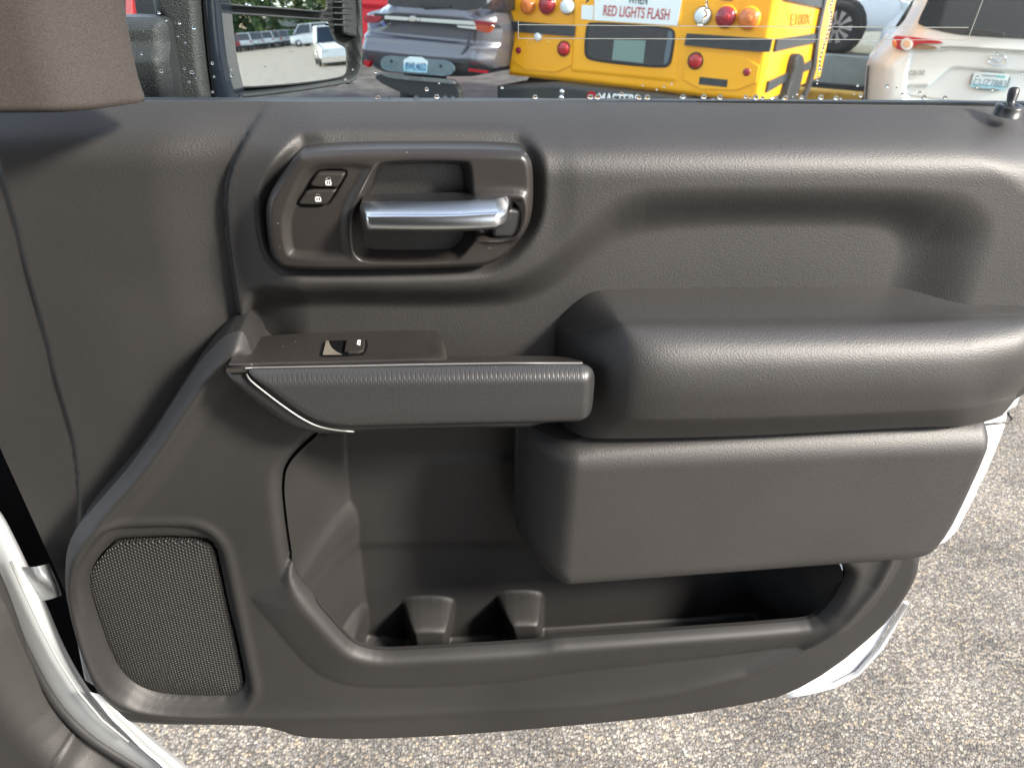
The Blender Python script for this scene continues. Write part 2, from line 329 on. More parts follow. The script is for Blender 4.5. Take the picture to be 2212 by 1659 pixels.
ASPH = m
g = mk("ground", [(-500, -500, 0), (500, -500, 0), (500, 500, 0), (-500, 500, 0)], [(0, 1, 2, 3)], ASPH); g['kind'] = 'structure'

LOTB = vary(mat("damp_dark_asphalt", (.07, .072, .07), .45), (.035, .036, .034), (.085, .084, .078), 4, 8, rough=(.75, .9))
l0 = mk("lot_road", [(-14, 4.2, .004), (15, 4.2, .004), (15, 40, .004), (-14, 40, .004)], [(0, 1, 2, 3)], LOTB); l0['kind'] = 'structure'
#--PART2--
# ================================================================== THE TRUCK DOOR
truck = door = thing('pickup_truck', 'white pickup truck seen from inside its own open passenger door, dark grey grained trim', 'pickup truck', tuple(P3(60, 1250, 0.0)))
Z4 = zm(500, 300, 2212/900); Z6 = zm(480, 750, 2212/1020); Z7 = zm(0, 1100, 1721/800); ZP = zm(600, 1000, 2133/900); ZB = zm(640, 380, 2212/260); ZS = zm(720, 780, 2212/260)

# --- upper leather-grained panel
topl = [XZ(-120, 214, 0), XZ(560, 216, 0), XZ(1100, 217, 0), XZ(1700, 219, 0), XZ(2330, 224, 0)]
up_out = np.array(topl + [XZ(2330, 720), XZ(2100, 880), XZ(1200, 915), XZ(700, 915), XZ(560, 930), XZ(420, 1060), XZ(262, 1200), XZ(190, 1330), XZ(160, 1345), XZ(142, 1310), XZ(122, 1265), XZ(60, 1130), XZ(0, 1000), XZ(-60, 860), XZ(-120, 700)])
SEAM = Q([(583, 190), (548, 262), (512, 320), (488, 380), (479, 430), (482, 500), (494, 590), (506, 670), (520, 745), (560, 900), (620, 1300), (2600, 1300), (2600, 150), (620, 150)], .058, 1)
BEZ = Q([(600, 160), (1870, 155), (1945, 195), (1968, 300), (1962, 560), (1900, 690), (1760, 835), (1600, 872), (520, 887), (430, 850), (388, 780), (365, 620), (362, 500), (390, 410), (520, 230)], .076, 2, Z4)
RECO = Q([(528, 606, .07), (1040, 612, .07), (1125, 588, .07), (1210, 520, .07), (1335, 405, .07), (1500, 398, .07), (2050, 400, .07), (2120, 425, .07), (2165, 490, .07), (2110, 620, .07), (2070, 800, .07), (2000, 960), (500, 960), (506, 700, .07)], .06, 2)
RECI = Q([(548, 655), (1060, 668), (1175, 640), (1275, 560), (1380, 492), (1850, 487), (1920, 500), (1935, 540), (1905, 620), (1880, 700), (1800, 1000), (560, 1000), (540, 740)], .048, 2)
LSEAM = Q([(-20, 300), (0, 372), (20, 440), (60, 590), (100, 740), (134, 870), (158, 950), (168, 1020), (172, 1090), (168, 1150), (120, 1400), (-400, 1400), (-400, 300)], .045, 1)
TOPZ = topl[2][1]
def h_up(X, Z, d):
    dk = sdf(X, Z, SEAM)
    h = .046 + .0055*ss(dk, -.0005, .0035) + .020*ss(dk, .002, .055) - .006*ss(dk, -.055, -.002)*(dk < 0)
    h = h - .020*ease(ramp(X, Z, RECO, RECI))*ss(dk, 0, .012)
    db = sdf(X, Z, BEZ); h = h - .013*ss(db, -.011, .001) - .006*ss(db, -.035, 0)*ss(X, .08, .13)
    h = h - .004*ss(-sdf(X, Z, LSEAM), .001, -.001)
    # band swells again below the sill at the right of the lever
    t = np.clip((TOPZ+.001-Z), 0, 1)
    return h*(1-(1-np.clip(t/.046, 0, 1))**2.7) + .006*np.exp(-((Z-TOPZ+.085)/.04)**2)*ss(dk, .12, .3)
relief('upper_panel', up_out, h_up, .0021, -.01, LEATHER, door)

# --- lower carrier with map pocket and speaker well
Pb = .084
CAR = Q([(517, 736, .10), (500, 738, .10), (470, 750, .10), (436, 780, .09), (400, 828, .09), (300, 985, .085), (205, 1095, .085), (165, 1140, .085), (147, 1175), (139, 1215), (143, 1300), (168, 1405), (208, 1500), (252, 1545), (300, 1561), (540, 1563), (590, 1570), (640, 1588), (720, 1593), (830, 1592), (1000, 1584), (1250, 1563), (1480, 1540), (1610, 1518), (1700, 1497), (1800, 1440), (1905, 1352), (1940, 1310), (1972, 1262), (1990, 1216), (1985, 1160), (1900, 1080), (1250, 860), (700, 850), (560, 790)], Pb, 1)
PKO = Q([(698, 900), (698, 950), (640, 1000), (612, 1035), (608, 1075), (610, 1110), (618, 1175), (628, 1240), (640, 1268), (690, 1325), (750, 1393), (775, 1411), (815, 1420), (860, 1420), (1130, 1404), (1170, 1400), (1205, 1393), (1260, 1390), (1720, 1357), (1765, 1350), (1800, 1318), (1836, 1256), (1832, 1236), (1815, 1226), (1820, 1180), (1840, 1060), (1250, 880)], .098, 1)
PKI = Q([(745, 880, 0), (702, 955, 0), (698, 1050, 0), (700, 1180, 0), (706, 1260, .0), (712, 1310, 0), (1720, 1310, 0), (1765, 1150, 0), (1700, 1060, 0), (1250, 890, 0)], .0, 1)
ZT, ZL = XZ(640, 1268, Pb)[1], XZ(900, 1420, Pb)[1]
LOWR = lambda P: np.array([(x, z-.108*float(ss((ZT-z)/(ZT-ZL), .0, 1.0))) for x, z in P])
_xl, _xm = XZ(645, 1268, .098)[0], XZ(800, 1420, .098)[0]; _lo = LOWR(PKO)
for _i, (_x, _z) in enumerate(PKO):
    if _z < ZT and _x < _xm: _lo[_i] = (_xl+.004*float(ss((ZT-_z)/(ZT-ZL), 0, 1))+.10*max(0, (ZT-_z)/(ZT-ZL)-.9), _lo[_i][1])
LO0 = chaikin(_lo, 1); LO = LO0; LI = []
for x, z in PKI: LI.append((x, z if z > ZT-.02 else ZL-.078))
MOUT = Q([(534, 1290), (548, 1312), (580, 1350), (630, 1410), (670, 1452), (715, 1478), (780, 1490), (900, 1490), (1100, 1478), (1240, 1456), (1400, 1440), (1600, 1418), (1800, 1385), (1870, 1330), (1930, 1250), (1960, 1180), (1900, 1000), (640, 1000), (632, 1252)], .093, 1)
SP1 = Q([(590, 372), (960, 366), (1060, 382), (1130, 430), (1175, 500), (1200, 620), (1320, 1180), (1326, 1240), (1285, 1305), (1180, 1330), (820, 1322), (640, 1242), (520, 1100), (430, 880), (384, 730), (388, 620), (460, 495), (530, 410)], Pb, 2, Z7)
SP2 = Q([(620, 462), (1060, 458), (1122, 495), (1152, 620), (1284, 1200), (1280, 1250), (1212, 1290), (1160, 1294), (870, 1290), (718, 1245), (615, 1150), (555, 1020), (475, 800), (450, 700), (466, 618), (560, 505)], Pb, 2, Z7)
RIBS = [Q([(735, 1322), (770, 1320), (780, 1345), (770, 1520), (690, 1520), (700, 1340)], .03, 2), Q([(874, 1312), (968, 1312), (975, 1330), (946, 1520), (900, 1520), (884, 1340)], .03, 2), Q([(1086, 1300), (1170, 1298), (1178, 1314), (1166, 1520), (1120, 1520), (1100, 1330)], .03, 2)]
RIBS = [_r.mean(0)+(_r-_r.mean(0))*np.array([1.12, 1.0])+np.array([0, -.020]) for _r in RIBS]
BKB = Q([(712, 992), (1400, 985), (1400, 1180), (712, 1187)], 0, 0)
ridge = Q([(517, 760, .10), (486, 782, .10), (455, 815, .10), (425, 850, .09), (325, 1003, .088), (232, 1105, .088), (195, 1150), (178, 1185), (172, 1225), (176, 1300), (200, 1400), (240, 1480), (290, 1520), (700, 1540), (1600, 1490), (1950, 1200), (1900, 900), (560, 780)], Pb, 2)
def h_car(X, Z, d):
    h = .093 + 0*X
    h = h - .011*(1-rnd(d/.014))                                   # rolled outer edge
    dr = sdf(X, Z, ridge); h = h + .005*np.exp(-(np.abs(dr)/.006)**2)*ss(Z, .98, 1.10) - .004*ss(dr, .0, .02)*ss(Z, 1.0, 1.1)
    dm = sdf(X, Z, MOUT); h = h + .013*ramp(X, Z, MOUT, PKO)**.8*(dm > 0)
    d1 = sdf(X, Z, SP1); h = h - .0045*ss(d1, 0, .0035) + .0022*np.exp(-((d1+.004)/.004)**2)
    d2 = sdf(X, Z, SP2); h = h - .004*ss(d2, -.007, .0005) - .012*ss(d2, .0, .002)
    dp = -sdf(X, Z, PKO); return h - .007*(1-rnd((dp+.0003)/.007))
relief('lower_carrier', CAR, h_car, .0020, .0, PLASTIC, door, hole=PKO, hback=lambda X, Z: .081+.008*ss(ZT-Z, 0, .02))
def h_lin(X, Z, d):
    d0 = sdf(X, Z, LO0); wd_ = .013+.031*ss(Z, ZL-.065, ZL-.015); t = 1-(1-np.clip(d0/wd_, 0, 1))**1.35
    fl = -.004 + .0025*ss(sdf(X, Z, BKB), -.006, .010)
    for r_ in RIBS: fl = fl + .040*ss(sdf(X, Z, r_), -.004, .010)
    return (.070+.012*ss(Z, ZL-.04, ZL-.012)+.007*ss(ZT-Z, 0, .02)*ss(Z, ZL-.04, ZL-.012))*(1-t) + fl*t
relief('pocket_liner', LO, h_lin, .0020, -.012, PLASTIC, door)
# --- speaker mesh, crowned, with a rolled border
sp_out = chaikin(Q([(620, 470), (1060, 466), (1117, 500), (1146, 622), (1277, 1200), (1272, 1246), (1208, 1283), (1160, 1287), (872, 1283), (722, 1240), (622, 1146), (562, 1018), (483, 798), (458, 700), (474, 622), (566, 512)], Pb-.004, 1, Z7), 1)
relief('speaker_grille', sp_out, lambda X, Z, d: .0795+.001*rnd(d/.006)+.004*rnd(d/.07), .0012, .06, MESH, door)

# --- padded map pocket front
PADO = Q([(1117, 900, .053), (1117, 960, .053), (1116, 1150, .053), (1126, 1182, .055), (1158, 1214, .062), (1205, 1238, .075), (1262, 1247), (1600, 1233), (1960, 1219, .088), (1985, 1212, .10), (2012, 1192, .102), (2050, 1145, .102), (2085, 1075, .102), (2128, 980, .102), (2144, 930, .102), (2144, 905, .102), (1700, 900)], .083, 1)
PADI = Q([(1240, 850), (1238, 980), (1240, 1170), (1262, 1198), (1600, 1190), (1960, 1178), (2010, 1140), (2048, 1080), (2095, 985), (2112, 920), (2112, 850), (1700, 850)], .11, 1)
PLX0, PLX1 = XZ(1117, 1050, .05)[0], XZ(1240, 1050, .11)[0]
def h_pad(X, Z, d):
    zt = XZ(1600, 925, .1)[1]; top = np.clip(zt-Z, 0, 1); zb = XZ(1500, 1236, .085)[1]-.0+(X-XZ(1500, 1236, .085)[0])*.02
    u_ = 1-np.clip((X-PLX0)/(PLX1-PLX0+.004), 0, 1); bot = np.clip((Z-zb)/(.030+.035*u_), 0, 1); lf = 1-np.clip(u_**2.0+.45*u_*(1-bot)**1.2, 0, 1)
    h = .110 - .026*(1-bot)**2 - .008*(1-rnd(d/.012)) - .058*(1-lf)
    return h - .030*(1-rnd((top+.004)/.036))
relief('pocket_pad', PADO, h_pad, .0021, .03, LEATHER, door)

# --- armrest
a0 = [(1192, 700, .047), (1212, 668, .047), (1268, 624, .047), (1330, 619, .047), (1600, 616, .047), (1900, 612, .047), (1985, 618, .047), (2070, 642, .05), (2120, 648, .05), (2230, 650, .05), (2300, 655, .05)]
a1 = [(1200, 708, .052), (1245, 722, .085), (1325, 694, .105), (1345, 690, .106), (1600, 690, .106), (1900, 687, .106), (1985, 686, .106), (2070, 684, .106), (2120, 682, .106), (2275, 679, .106), (2330, 682, .08)]
a15 = [(1200, 735, .052), (1248, 745, .092), (1340, 708, .119), (1375, 705, .122), (1600, 704, .122), (1900, 701, .122), (1985, 700, .122), (2070, 698, .122), (2120, 696, .122), (2272, 693, .122), (2322, 697, .09)]
a2 = [(1198, 775, .052), (1248, 765, .095), (1330, 778, .128), (1385, 768, .141), (1600, 764, .142), (1900, 760, .142), (1985, 758, .142), (2070, 756, .142), (2120, 754, .142), (2255, 749, .136), (2300, 752, .09)]
a3 = [(1198, 830, .052), (1248, 830, .095), (1322, 838, .128), (1375, 838, .146), (1600, 838, .147), (1900, 828, .147), (1985, 826, .147), (2070, 824, .147), (2110, 822, .145), (2212, 817, .135), (2246, 812, .09)]
a4 = [(1198, 890, .052), (1246, 895, .092), (1312, 905, .12), (1370, 912, .140), (1600, 909, .142), (1900, 897, .142), (1985, 893, .142), (2060, 890, .142), (2100, 886, .138), (2160, 872, .125), (2195, 862, .09)]
a2b = [(x, y+20, p+.002) for x, y, p in a2]; a4b = [(x, y-14, p+.002) for x, y, p in a4]
a5 = [(1200, 925, .052), (1226, 928, .075), (1262, 946, .100), (1330, 948, .110), (1600, 942, .112), (1900, 926, .112), (1985, 922, .112), (2050, 921, .112), (2090, 919, .11), (2135, 910, .10), (2165, 898, .08)]
a6 = [(x, y-16*(p-.05)/.06, .05) for x, y, p in a5]
a1b = [(x, y-5, p-.004) for x, y, p in a1]
loft('armrest', [a0, a1b, a1, a15, a2, a3, a4b, a4, a5, a5, a6], LEATHER, door, 3)

# --- pull grip: dotted skin, smooth end piece, bright pinstripe
GR = Q([(262, 342), (300, 338), (1300, 324), (2030, 315), (2080, 326), (2103, 352), (2106, 400), (2098, 500), (2090, 575), (2065, 605), (2010, 628), (1300, 642), (830, 654), (740, 650), (660, 632), (600, 606), (520, 555), (420, 482), (330, 418), (285, 380)], .126, 1, Z6)
def h_gr(X, Z, d):
    zc = XZ(900, 797, .126)[1]; return .1225+.0085*rnd(d/.011)-.004*ss(zc-Z, .03, .06)
relief('grip_skin', GR, h_gr, .0014, .119, GRIPM, door)
GE = Q([(152, 350), (180, 342), (300, 336), (1300, 330), (1900, 340), (1960, 500), (1900, 645), (1300, 658), (820, 672), (700, 682), (620, 680), (530, 660), (430, 615), (340, 550), (240, 470), (175, 410), (150, 370)], .118, 1, Z6)
relief('grip_end', GE, lambda X, Z, d: .113+.009*rnd(d/.013), .0016, .108, DARKP, door)
st = chaikin([Z6(*q) for q in [(262, 350), (275, 376), (300, 400), (420, 494), (520, 565), (600, 611), (660, 633), (740, 648), (830, 654)]], 2, False)
tube('grip_pinstripe', [P3(x, y, .1295) for x, y in st], .0007, mat("pinstripe_metal", (.28, .28, .27), .35, .6), door, 6)

# --- switch pod
s0 = [(517.6, 736, .062), (545, 731, .055), (569, 726, .052), (712, 716, .05), (908, 709, .048), (935, 713, .05), (953, 725, .062), (961, 745, .08), (966, 770, .098)]
s1 = [(508, 755, .085), (530, 757, .08), (569, 753, .078), (712, 747, .077), (900, 742, .077), (925, 744, .08), (944, 750, .088), (956, 758, .094), (966, 772, .099)]
s2 = [(496, 784, .108), (520, 784, .107), (569, 783, .104), (712, 780, .103), (895, 774, .103), (920, 774, .103), (942, 774, .103), (955, 773, .102), (966, 774, .100)]
s3 = [(494, 789, .110), (520, 789, .108), (569, 788, .105), (712, 785, .104), (895, 779, .104), (920, 779, .104), (942, 779, .104), (957, 778, .104), (967, 778, .102)]
loft('switch_pod', [s0, s1, s2, s3], SATIN, door, 2)
b0 = [(489, 792, .100), (620, 783, .095), (900, 772, .09), (1100, 769, .088), (1200, 769, .088), (1236, 772, .09), (1256, 779, .105)]
b1 = [(489, 797, .117), (620, 793, .117), (900, 786, .117), (1100, 783, .117), (1200, 782, .117), (1240, 782, .117), (1260, 784, .118)]
b2 = [(489, 799, .119), (620, 795, .119), (900, 788.5, .119), (1100, 785.5, .119), (1200, 784.5, .119), (1240, 784.5, .119), (1260, 786, .119)]
b3 = [(489, 806, .119), (620, 802, .119), (900, 795, .119), (1100, 792, .119), (1200, 791, .119), (1240, 791, .119), (1260, 792, .119)]
loft('switch_shelf', [b0, b1, b2, b3], SATIN, door, 1)
tube('shelf_edge', [P3(x, y, .1195) for x, y in [(530, 795.5), (560, 794.5), (760, 790.5), (900, 787.5), (1100, 784.5), (1258, 784.5)]], .0007, mat("shelf_edge_satin", (.13, .13, .13), .35), door, 6)
def pod(x, y): return P3(x, y, .0505+(y-715)/60*.049)
up = np.array([0, -.25, .97])
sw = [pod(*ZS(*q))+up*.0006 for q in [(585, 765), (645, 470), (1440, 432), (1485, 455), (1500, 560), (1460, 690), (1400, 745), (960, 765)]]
rec = prism('switch_recess_shade', sw, up*.0012, VOID, door)  # raised black plate paints the shade of a sunken switch well
prism('recess_wall', [pod(*ZS(*q))+up*.0019 for q in [(575, 765), (645, 475), (690, 480), (720, 560), (770, 640), (860, 710), (960, 762)]], up*.0008, vary(mat("recess_chamfer", (.06, .055, .05), .4), (.10, .09, .075), (.14, .125, .105), 40), rec)
swb = chaikin([pod(*ZS(*q))+up*.0019 for q in [(1015, 750), (1035, 620), (1060, 468), (1400, 452), (1448, 470), (1450, 600), (1400, 742)]], 1)
sb = prism('window_switch', list(swb), up*.0025, SATIN, door, bevel=.0012)
ic = [ZS(*q) for q in [(1283, 605), (1300, 515), (1362, 512), (1352, 628)]]; ic2 = [ZS(*q) for q in [(1308, 597), (1322, 545), (1344, 543), (1338, 604)]]
def ringm(name, o, i, fn, off, m_, par):
    V = [fn(*p)+off for p in o]+[fn(*p)+off for p in i]; n = len(o)
    return mk(name, V, [(k, (k+1) % n, n+(k+1) % n, n+k) for k in range(n)], m_, par, False)
ringm('window_symbol', ic, ic2, pod, up*.0050+np.array([0, -.0002, .0]), PRINT, sb)

# --- inner handle bezel
L1 = Q([(640, 238), (880, 236), (960, 245), (1000, 262), (940, 370), (880, 470), (845, 560), (845, 700), (870, 800), (850, 815), (520, 806), (480, 760), (462, 580), (500, 470), (560, 330)], .078, 2, Z4)
C1 = Q([(1060, 212), (1560, 212), (1596, 232), (1604, 300), (1612, 420), (1640, 470), (1640, 700), (1600, 735), (1540, 800), (1490, 832), (960, 836), (895, 800), (872, 730), (868, 600), (880, 500), (935, 390), (1000, 262)], .078, 2, Z4)
C2 = Q([(1120, 245), (1500, 245), (1525, 268), (1540, 420), (1545, 640), (1500, 715), (1450, 735), (1000, 738), (965, 710), (965, 560), (985, 480), (1045, 320), (1080, 262)], .052, 2, Z4)
C3 = Q([(1130, 258), (1470, 258), (1500, 285), (1508, 640), (1500, 690), (1440, 710), (1010, 712), (985, 690), (988, 520), (1060, 320), (1090, 275)], .052, 2, Z4)
HR = Q([(1630, 408), (1890, 400), (1932, 440), (1942, 560), (1900, 668), (1840, 705), (1600, 712), (1600, 470)], .078, 2, Z4)
HH = Q([(1560, 470), (1800, 466), (1868, 485), (1884, 560), (1872, 640), (1820, 690), (1650, 692), (1560, 690)], .078, 2, Z4)
BT = Q([(690, 288), (830, 286), (846, 300), (838, 330), (742, 490), (705, 504), (560, 504), (546, 490), (556, 470), (655, 305)], .078, 2, Z4)
def h_bz(X, Z, d):
    h = .0745+.0055*rnd(d/.006)
    h = h - .0035*ss(sdf(X, Z, L1), -.002, .006)
    tc_ = ease(ramp(X, Z, C1, C2)); h = h-.024*tc_
    c3 = sdf(X, Z, C3); h = h - .0018*np.exp(-(c3/.0009)**2) - .001*ss(c3, 0, .001)
    hr = sdf(X, Z, HR); h = h + .0035*np.exp(-((hr-.003)/.0035)**2)*(X > XZ(*Z4(1600, 500), .078)[0])
    h = h - .013*ss(sdf(X, Z, HH), -.001, .0015)*ss(sdf(X, Z, C2), .002, -.002)
    h = h - .0045*ss(sdf(X, Z, BT), -.0007, .0007)
    return h
bez = relief('handle_bezel', BEZ, h_bz, .00085, .05, SATIN, door)
# lock buttons, each with its printed padlock
def button(pts, name, label):
    o_ = Q(pts, .080, 2, ZB)
    return relief(name, o_, lambda X, Z, d: .0775+.0028*rnd(d/.0018), .0005, .07, SATIN, door, label=label)
bu1 = button([(930, 668), (1060, 450), (1130, 360), (1200, 345), (1660, 345), (1712, 368), (1712, 410), (1640, 540), (1560, 662), (1530, 676)], 'lock_switch', 'upper lock button printed with an open padlock')
bu2 = button([(925, 695), (1520, 702), (1540, 715), (1450, 850), (1380, 960), (1330, 1015), (1270, 1040), (800, 1036), (745, 1010), (740, 965), (790, 890)], 'lock_switch', 'lower lock button printed with a closed padlock')
def strokes(name, lines, par, wpx=10, p=.0808, conv=ZB):
    V = []; Fc = []
    for ln in lines:
        for (x0, y0), (x1, y1) in zip(ln[:-1], ln[1:]):
            dx, dy = x1-x0, y1-y0; l = math.hypot(dx, dy); nx, ny = -dy/l*wpx, dx/l*wpx; ex, ey = dx/l*wpx*.7, dy/l*wpx*.7
            b_ = len(V); V += [P3(*conv(a, c), p) for a, c in ((x0-ex+nx, y0-ey+ny), (x1+ex+nx, y1+ey+ny), (x1+ex-nx, y1+ey-ny), (x0-ex-nx, y0-ey-ny))]; Fc.append((b_, b_+1, b_+2, b_+3))
    return mk(name, V, Fc, PRINT, par, False)
arc = lambda cx, cy, rx, ry, a0, a1, n=9: [(cx+rx*math.cos(rad(a0+(a1-a0)*i/n)), cy-ry*math.sin(rad(a0+(a1-a0)*i/n))) for i in range(n+1)]
strokes('padlock_symbol', [[(1308, 520), (1402, 516), (1420, 602), (1318, 604), (1308, 520)], arc(1362, 488, 42, 38, 160, 0)+[(1402, 516)], [(1360, 548), (1364, 578)]], bu1)
strokes('padlock_symbol', [[(1094, 862), (1194, 860), (1206, 942), (1104, 944), (1094, 862)], [(1100, 862)]+arc(1140, 842, 44, 34, 180, 0)+[(1186, 862)], [(1148, 888), (1152, 918)]], bu2)
# --- pull lever
LV = Q([(918, 560), (922, 520), (940, 505), (1100, 498), (1500, 492), (1640, 484), (1780, 480), (1838, 486), (1860, 510), (1864, 560), (1856, 610), (1836, 640), (1790, 660), (1640, 672), (1400, 680), (1100, 684), (960, 686), (935, 676), (922, 620)], .102, 1, Z4)
xl, xr = XZ(*Z4(918, 560), .102)[0], XZ(*Z4(1864, 560), .102)[0]
zt_, zb_ = XZ(*Z4(1400, 490), .102)[1], XZ(*Z4(1400, 682), .102)[1]
def h_lv(X, Z, d):
    u = np.clip((X-xl)/(xr-xl), 0, 1); v = np.clip((Z-zb_)/(zt_-zb_), 0, 1)
    return .088+.011*rnd(d/.0085)+.006*np.sin(np.pi*np.clip(v, 0, 1))**.8*ss(d, 0, .006)+.004*np.sin(np.pi*u*.8) - .011*ss(u, .86, 1.0)
relief('pull_lever', LV, h_lv, .0007, .070, ALU, door)
box('lever_pivot', tuple(P3(*Z4(1800, 575), .068)), (.022, .024, .022), DARKP, door, .003)

# --- window glass, its sealing strip, thin pale lines, lock pin
gl = mk('window_glass', [P3(-200, 236, -.001), P3(2450, 238, -.001), P3(2450, -120, -.001), P3(-200, -120, -.001)], [(0, 1, 2, 3)], GLASS, door, False)
so_ = gl.modifiers.new("thickness", 'SOLIDIFY'); so_.thickness = .004; so_.offset = 1
tube('belt_seal', [P3(x, y+26, -.007) for x, y in [(-150, 219), (560, 220), (1100, 221), (1700, 222.5), (2400, 228)]], .004, RUBBER, door)
GLINE = mat("glass_lines", (.75, .70, .60), .3)
def zl(pts): return [P3(x*.88657, y*.88657, .0005) for x, y in pts]
fe = [zl([(1263, 50), (1263, 94.5), (1700, 95.7), (2357.8, 98.6)]), zl([(1264, 61), (1500, 63), (1763, 65), (2360, 68)]), zl([(2357.8, 98.6), (2396, -2), (2400, -60)])]
V = []; Fc = []
for ln in fe:
    for a_, b_ in zip(ln[:-1], ln[1:]):
        t_ = (b_-a_)/np.linalg.norm(b_-a_); s_ = np.cross(t_, [0, 1, 0])*.0003; k_ = len(V); V += [a_-s_, b_-s_, b_+s_, a_+s_]; Fc.append((k_, k_+1, k_+2, k_+3))
mk('glass_lines', V, Fc, GLINE, door, False)  # thin pale strips laid on the glass
pb = P3(2181, 233, .030); pt = P3(2192, 190, .024); ax = pt-pb; ln_ = np.linalg.norm(ax)
pin = lathe('lock_pin', [(.0030, 0), (.0032, ln_*.3), (.0040, ln_*.62), (.0040, ln_*.88), (.0034, ln_*.96), (.0016, ln_)], pb, ax, DARKP, door, 20)
lathe('pin_collar', [(.0105, -.006), (.0105, .0005), (.0092, .0022), (.0060, .0020), (.0050, .0012)], pb, (0, -.12, 1), DARKP, pin, 28)

# --- painted door shell behind the trim
def shell(name, pts, p, back, mt, r=.004, cell=.003, k=1, lab=None):
    return relief(name, Q(pts, p, k), lambda X, Z, d: p-r+r*rnd(d/r), cell, back, mt, door, label=lab)
shell('door_shell', [(2300, 330), (2420, 300), (2430, 500), (2400, 700), (2212, 835), (2206, 868), (2196, 884), (2176, 890), (2182, 903), (2150, 990), (2092, 1110), (2062, 1165), (2000, 1195), (1960, 1150), (1500, 1000), (1500, 700)], .020, -.05, WHITEP, k=1)
shell('lower_flange', [(1960, 1190), (1985, 1235), (1955, 1300), (1898, 1398), (1850, 1455), (1800, 1482), (1745, 1496), (1690, 1506), (1640, 1512), (1650, 1470), (1800, 1420), (1860, 1370), (1920, 1270), (1940, 1190)], .045, -.05, WHITEP, k=1)
shell('hinge_flange', [(139, 1288), (160, 1325), (190, 1415), (214, 1480), (236, 1520), (215, 1493), (180, 1472), (170, 1425), (160, 1370), (150, 1330)], .0, -.03, WHITEP, k=0, cell=.0015)
tube('flange_lip', [P3(x, y, .048) for x, y in [(1958, 1302), (1902, 1398), (1852, 1453), (1800, 1480), (1745, 1494), (1700, 1503)]], .0032, WHITEP, door)
tube('seal_lip', [P3(x, y, .052) for x, y in [(2120, 918), (2168, 913), (2180, 911), (2186, 905), (2178, 893)]], .0012, DARKP, door)

# --- tow mirror on its arm, part of the door
ZA = zm(0, 0, 2212/900); ZM = zm(530, 0, 2212/370); ZK = zm(270, 0, 1850/290)
mir = link('side_mirror', bpy.data.meshes.new('side_mirror'), None, door)
def mplate(name, pts, conv, p, th, mt, r=.006, cell=.002, k=1, hf=None, fr=None, par=None):
    o_ = Q(pts, p, k, conv)
    f_ = hf or (lambda X, Z, d: p-r+r*rnd(d/r))
    return relief(name, o_, f_, cell, p-th, mt, par or mir)
mplate('sail_cap', [(60, -200), (130, 284), (600, 292), (700, 300), (780, 360), (820, 480), (850, 700), (900, 1000), (960, 1330), (990, 1720), (420, 1720), (250, 900), (100, 290)], ZK, -.10, .05, MHOUS, .014, .002, hf=lambda X, Z, d: -.114+.014*rnd(d/.014)+.010*ss(Z, P3(250, 100, -.1)[2]-.012, P3(250, 100, -.1)[2]+.012)) if False else None
# sail cap: top is the height where the red vehicle shows above it
mplate('sail_cap', [(0, 284), (600, 292), (700, 300), (790, 360), (830, 480), (860, 700), (910, 1000), (965, 1330), (1000, 1720), (-100, 1720), (-100, 300)], ZK, -.10, .05, MHOUS, hf=lambda X, Z, d: -.114+.012*rnd(d/.012)+.012*ss(XZ(250, 105, -.1)[1]-Z, -.006, .010))
mplate('mirror_arm', [(600, -200), (600, 0), (622, 150), (640, 250), (720, 290), (790, 360), (830, 480), (900, 1000), (990, 1720), (1560, 1720), (1460, 1100), (1400, 500), (1355, 0), (1350, -200)], ZK, -.13, .05, MHOUS, .010)
mplate('arm_cover', [(1362, -200), (1366, 0), (1410, 500), (1470, 1100), (1570, 1720), (1960, 1720), (1800, 1100), (1720, 500), (1680, 0), (1660, -200)], ZK, -.135, .05, GLOSSB, .008)
MC = P3(612, 95, -.27); nb = rad(125.2); MF = Frame(MC, nb-math.pi/2)
if np.dot(MF.n, CAM-MC) < 0: MF.n = -MF.n
def mq(pts, k=1, conv=ZM, off=0.022): return chaikin([MF.uv(*(conv(*q)), off) for q in pts], k)
MO = mq([(0, -500), (5, 0), (60, 500), (110, 1000), (150, 1320), (200, 1440), (300, 1500), (500, 1480), (1200, 1390), (1800, 1290), (1960, 1250), (2070, 1120), (2100, 950), (2092, 400), (2078, 0), (2060, -500)])
MI = mq([(90, -500), (92, 0), (120, 400), (165, 900), (205, 1250), (240, 1360), (310, 1395), (500, 1385), (1200, 1300), (1800, 1200), (1930, 1160), (2025, 1060), (2050, 900), (2040, 300), (2025, 0), (2010, -500)])
relief('mirror_housing', MO, lambda X, Z, d: .030*rnd(d/.008)-.008*ss(sdf(X, Z, MI), -.001, .004)-.014*ss(sdf(X, Z, MI), .001, .004), .0016, -.09, MHOUS, mir, MF.mp)
def mprism(name, pts, o0, th, mt, k=1, bev=.0015): return prism(name, list(chaikin([MF.V(*ZM(*q), o0) for q in pts], k)), MF.n*th, mt, mir, bevel=bev)
mprism('glass_carrier', [(60, -300), (60, 140), (95, 160), (150, 900), (205, 1275), (240, 1292), (900, 1270), (1600, 1170), (1830, 1120), (1890, 1040), (1890, 760), (1860, 690), (1700, 620), (1650, 480), (1640, 200), (1620, -300)], -.002, .006, RUBBER)
for i_ in range(7):
    x_ = 500+i_*215; y_ = 1300-i_*24
    mprism('housing_rib', [(x_-50, y_-40), (x_+30, y_-45), (x_+100, y_+60), (x_+40, y_+70)], -.004, .010, MHOUS, 0, .001)
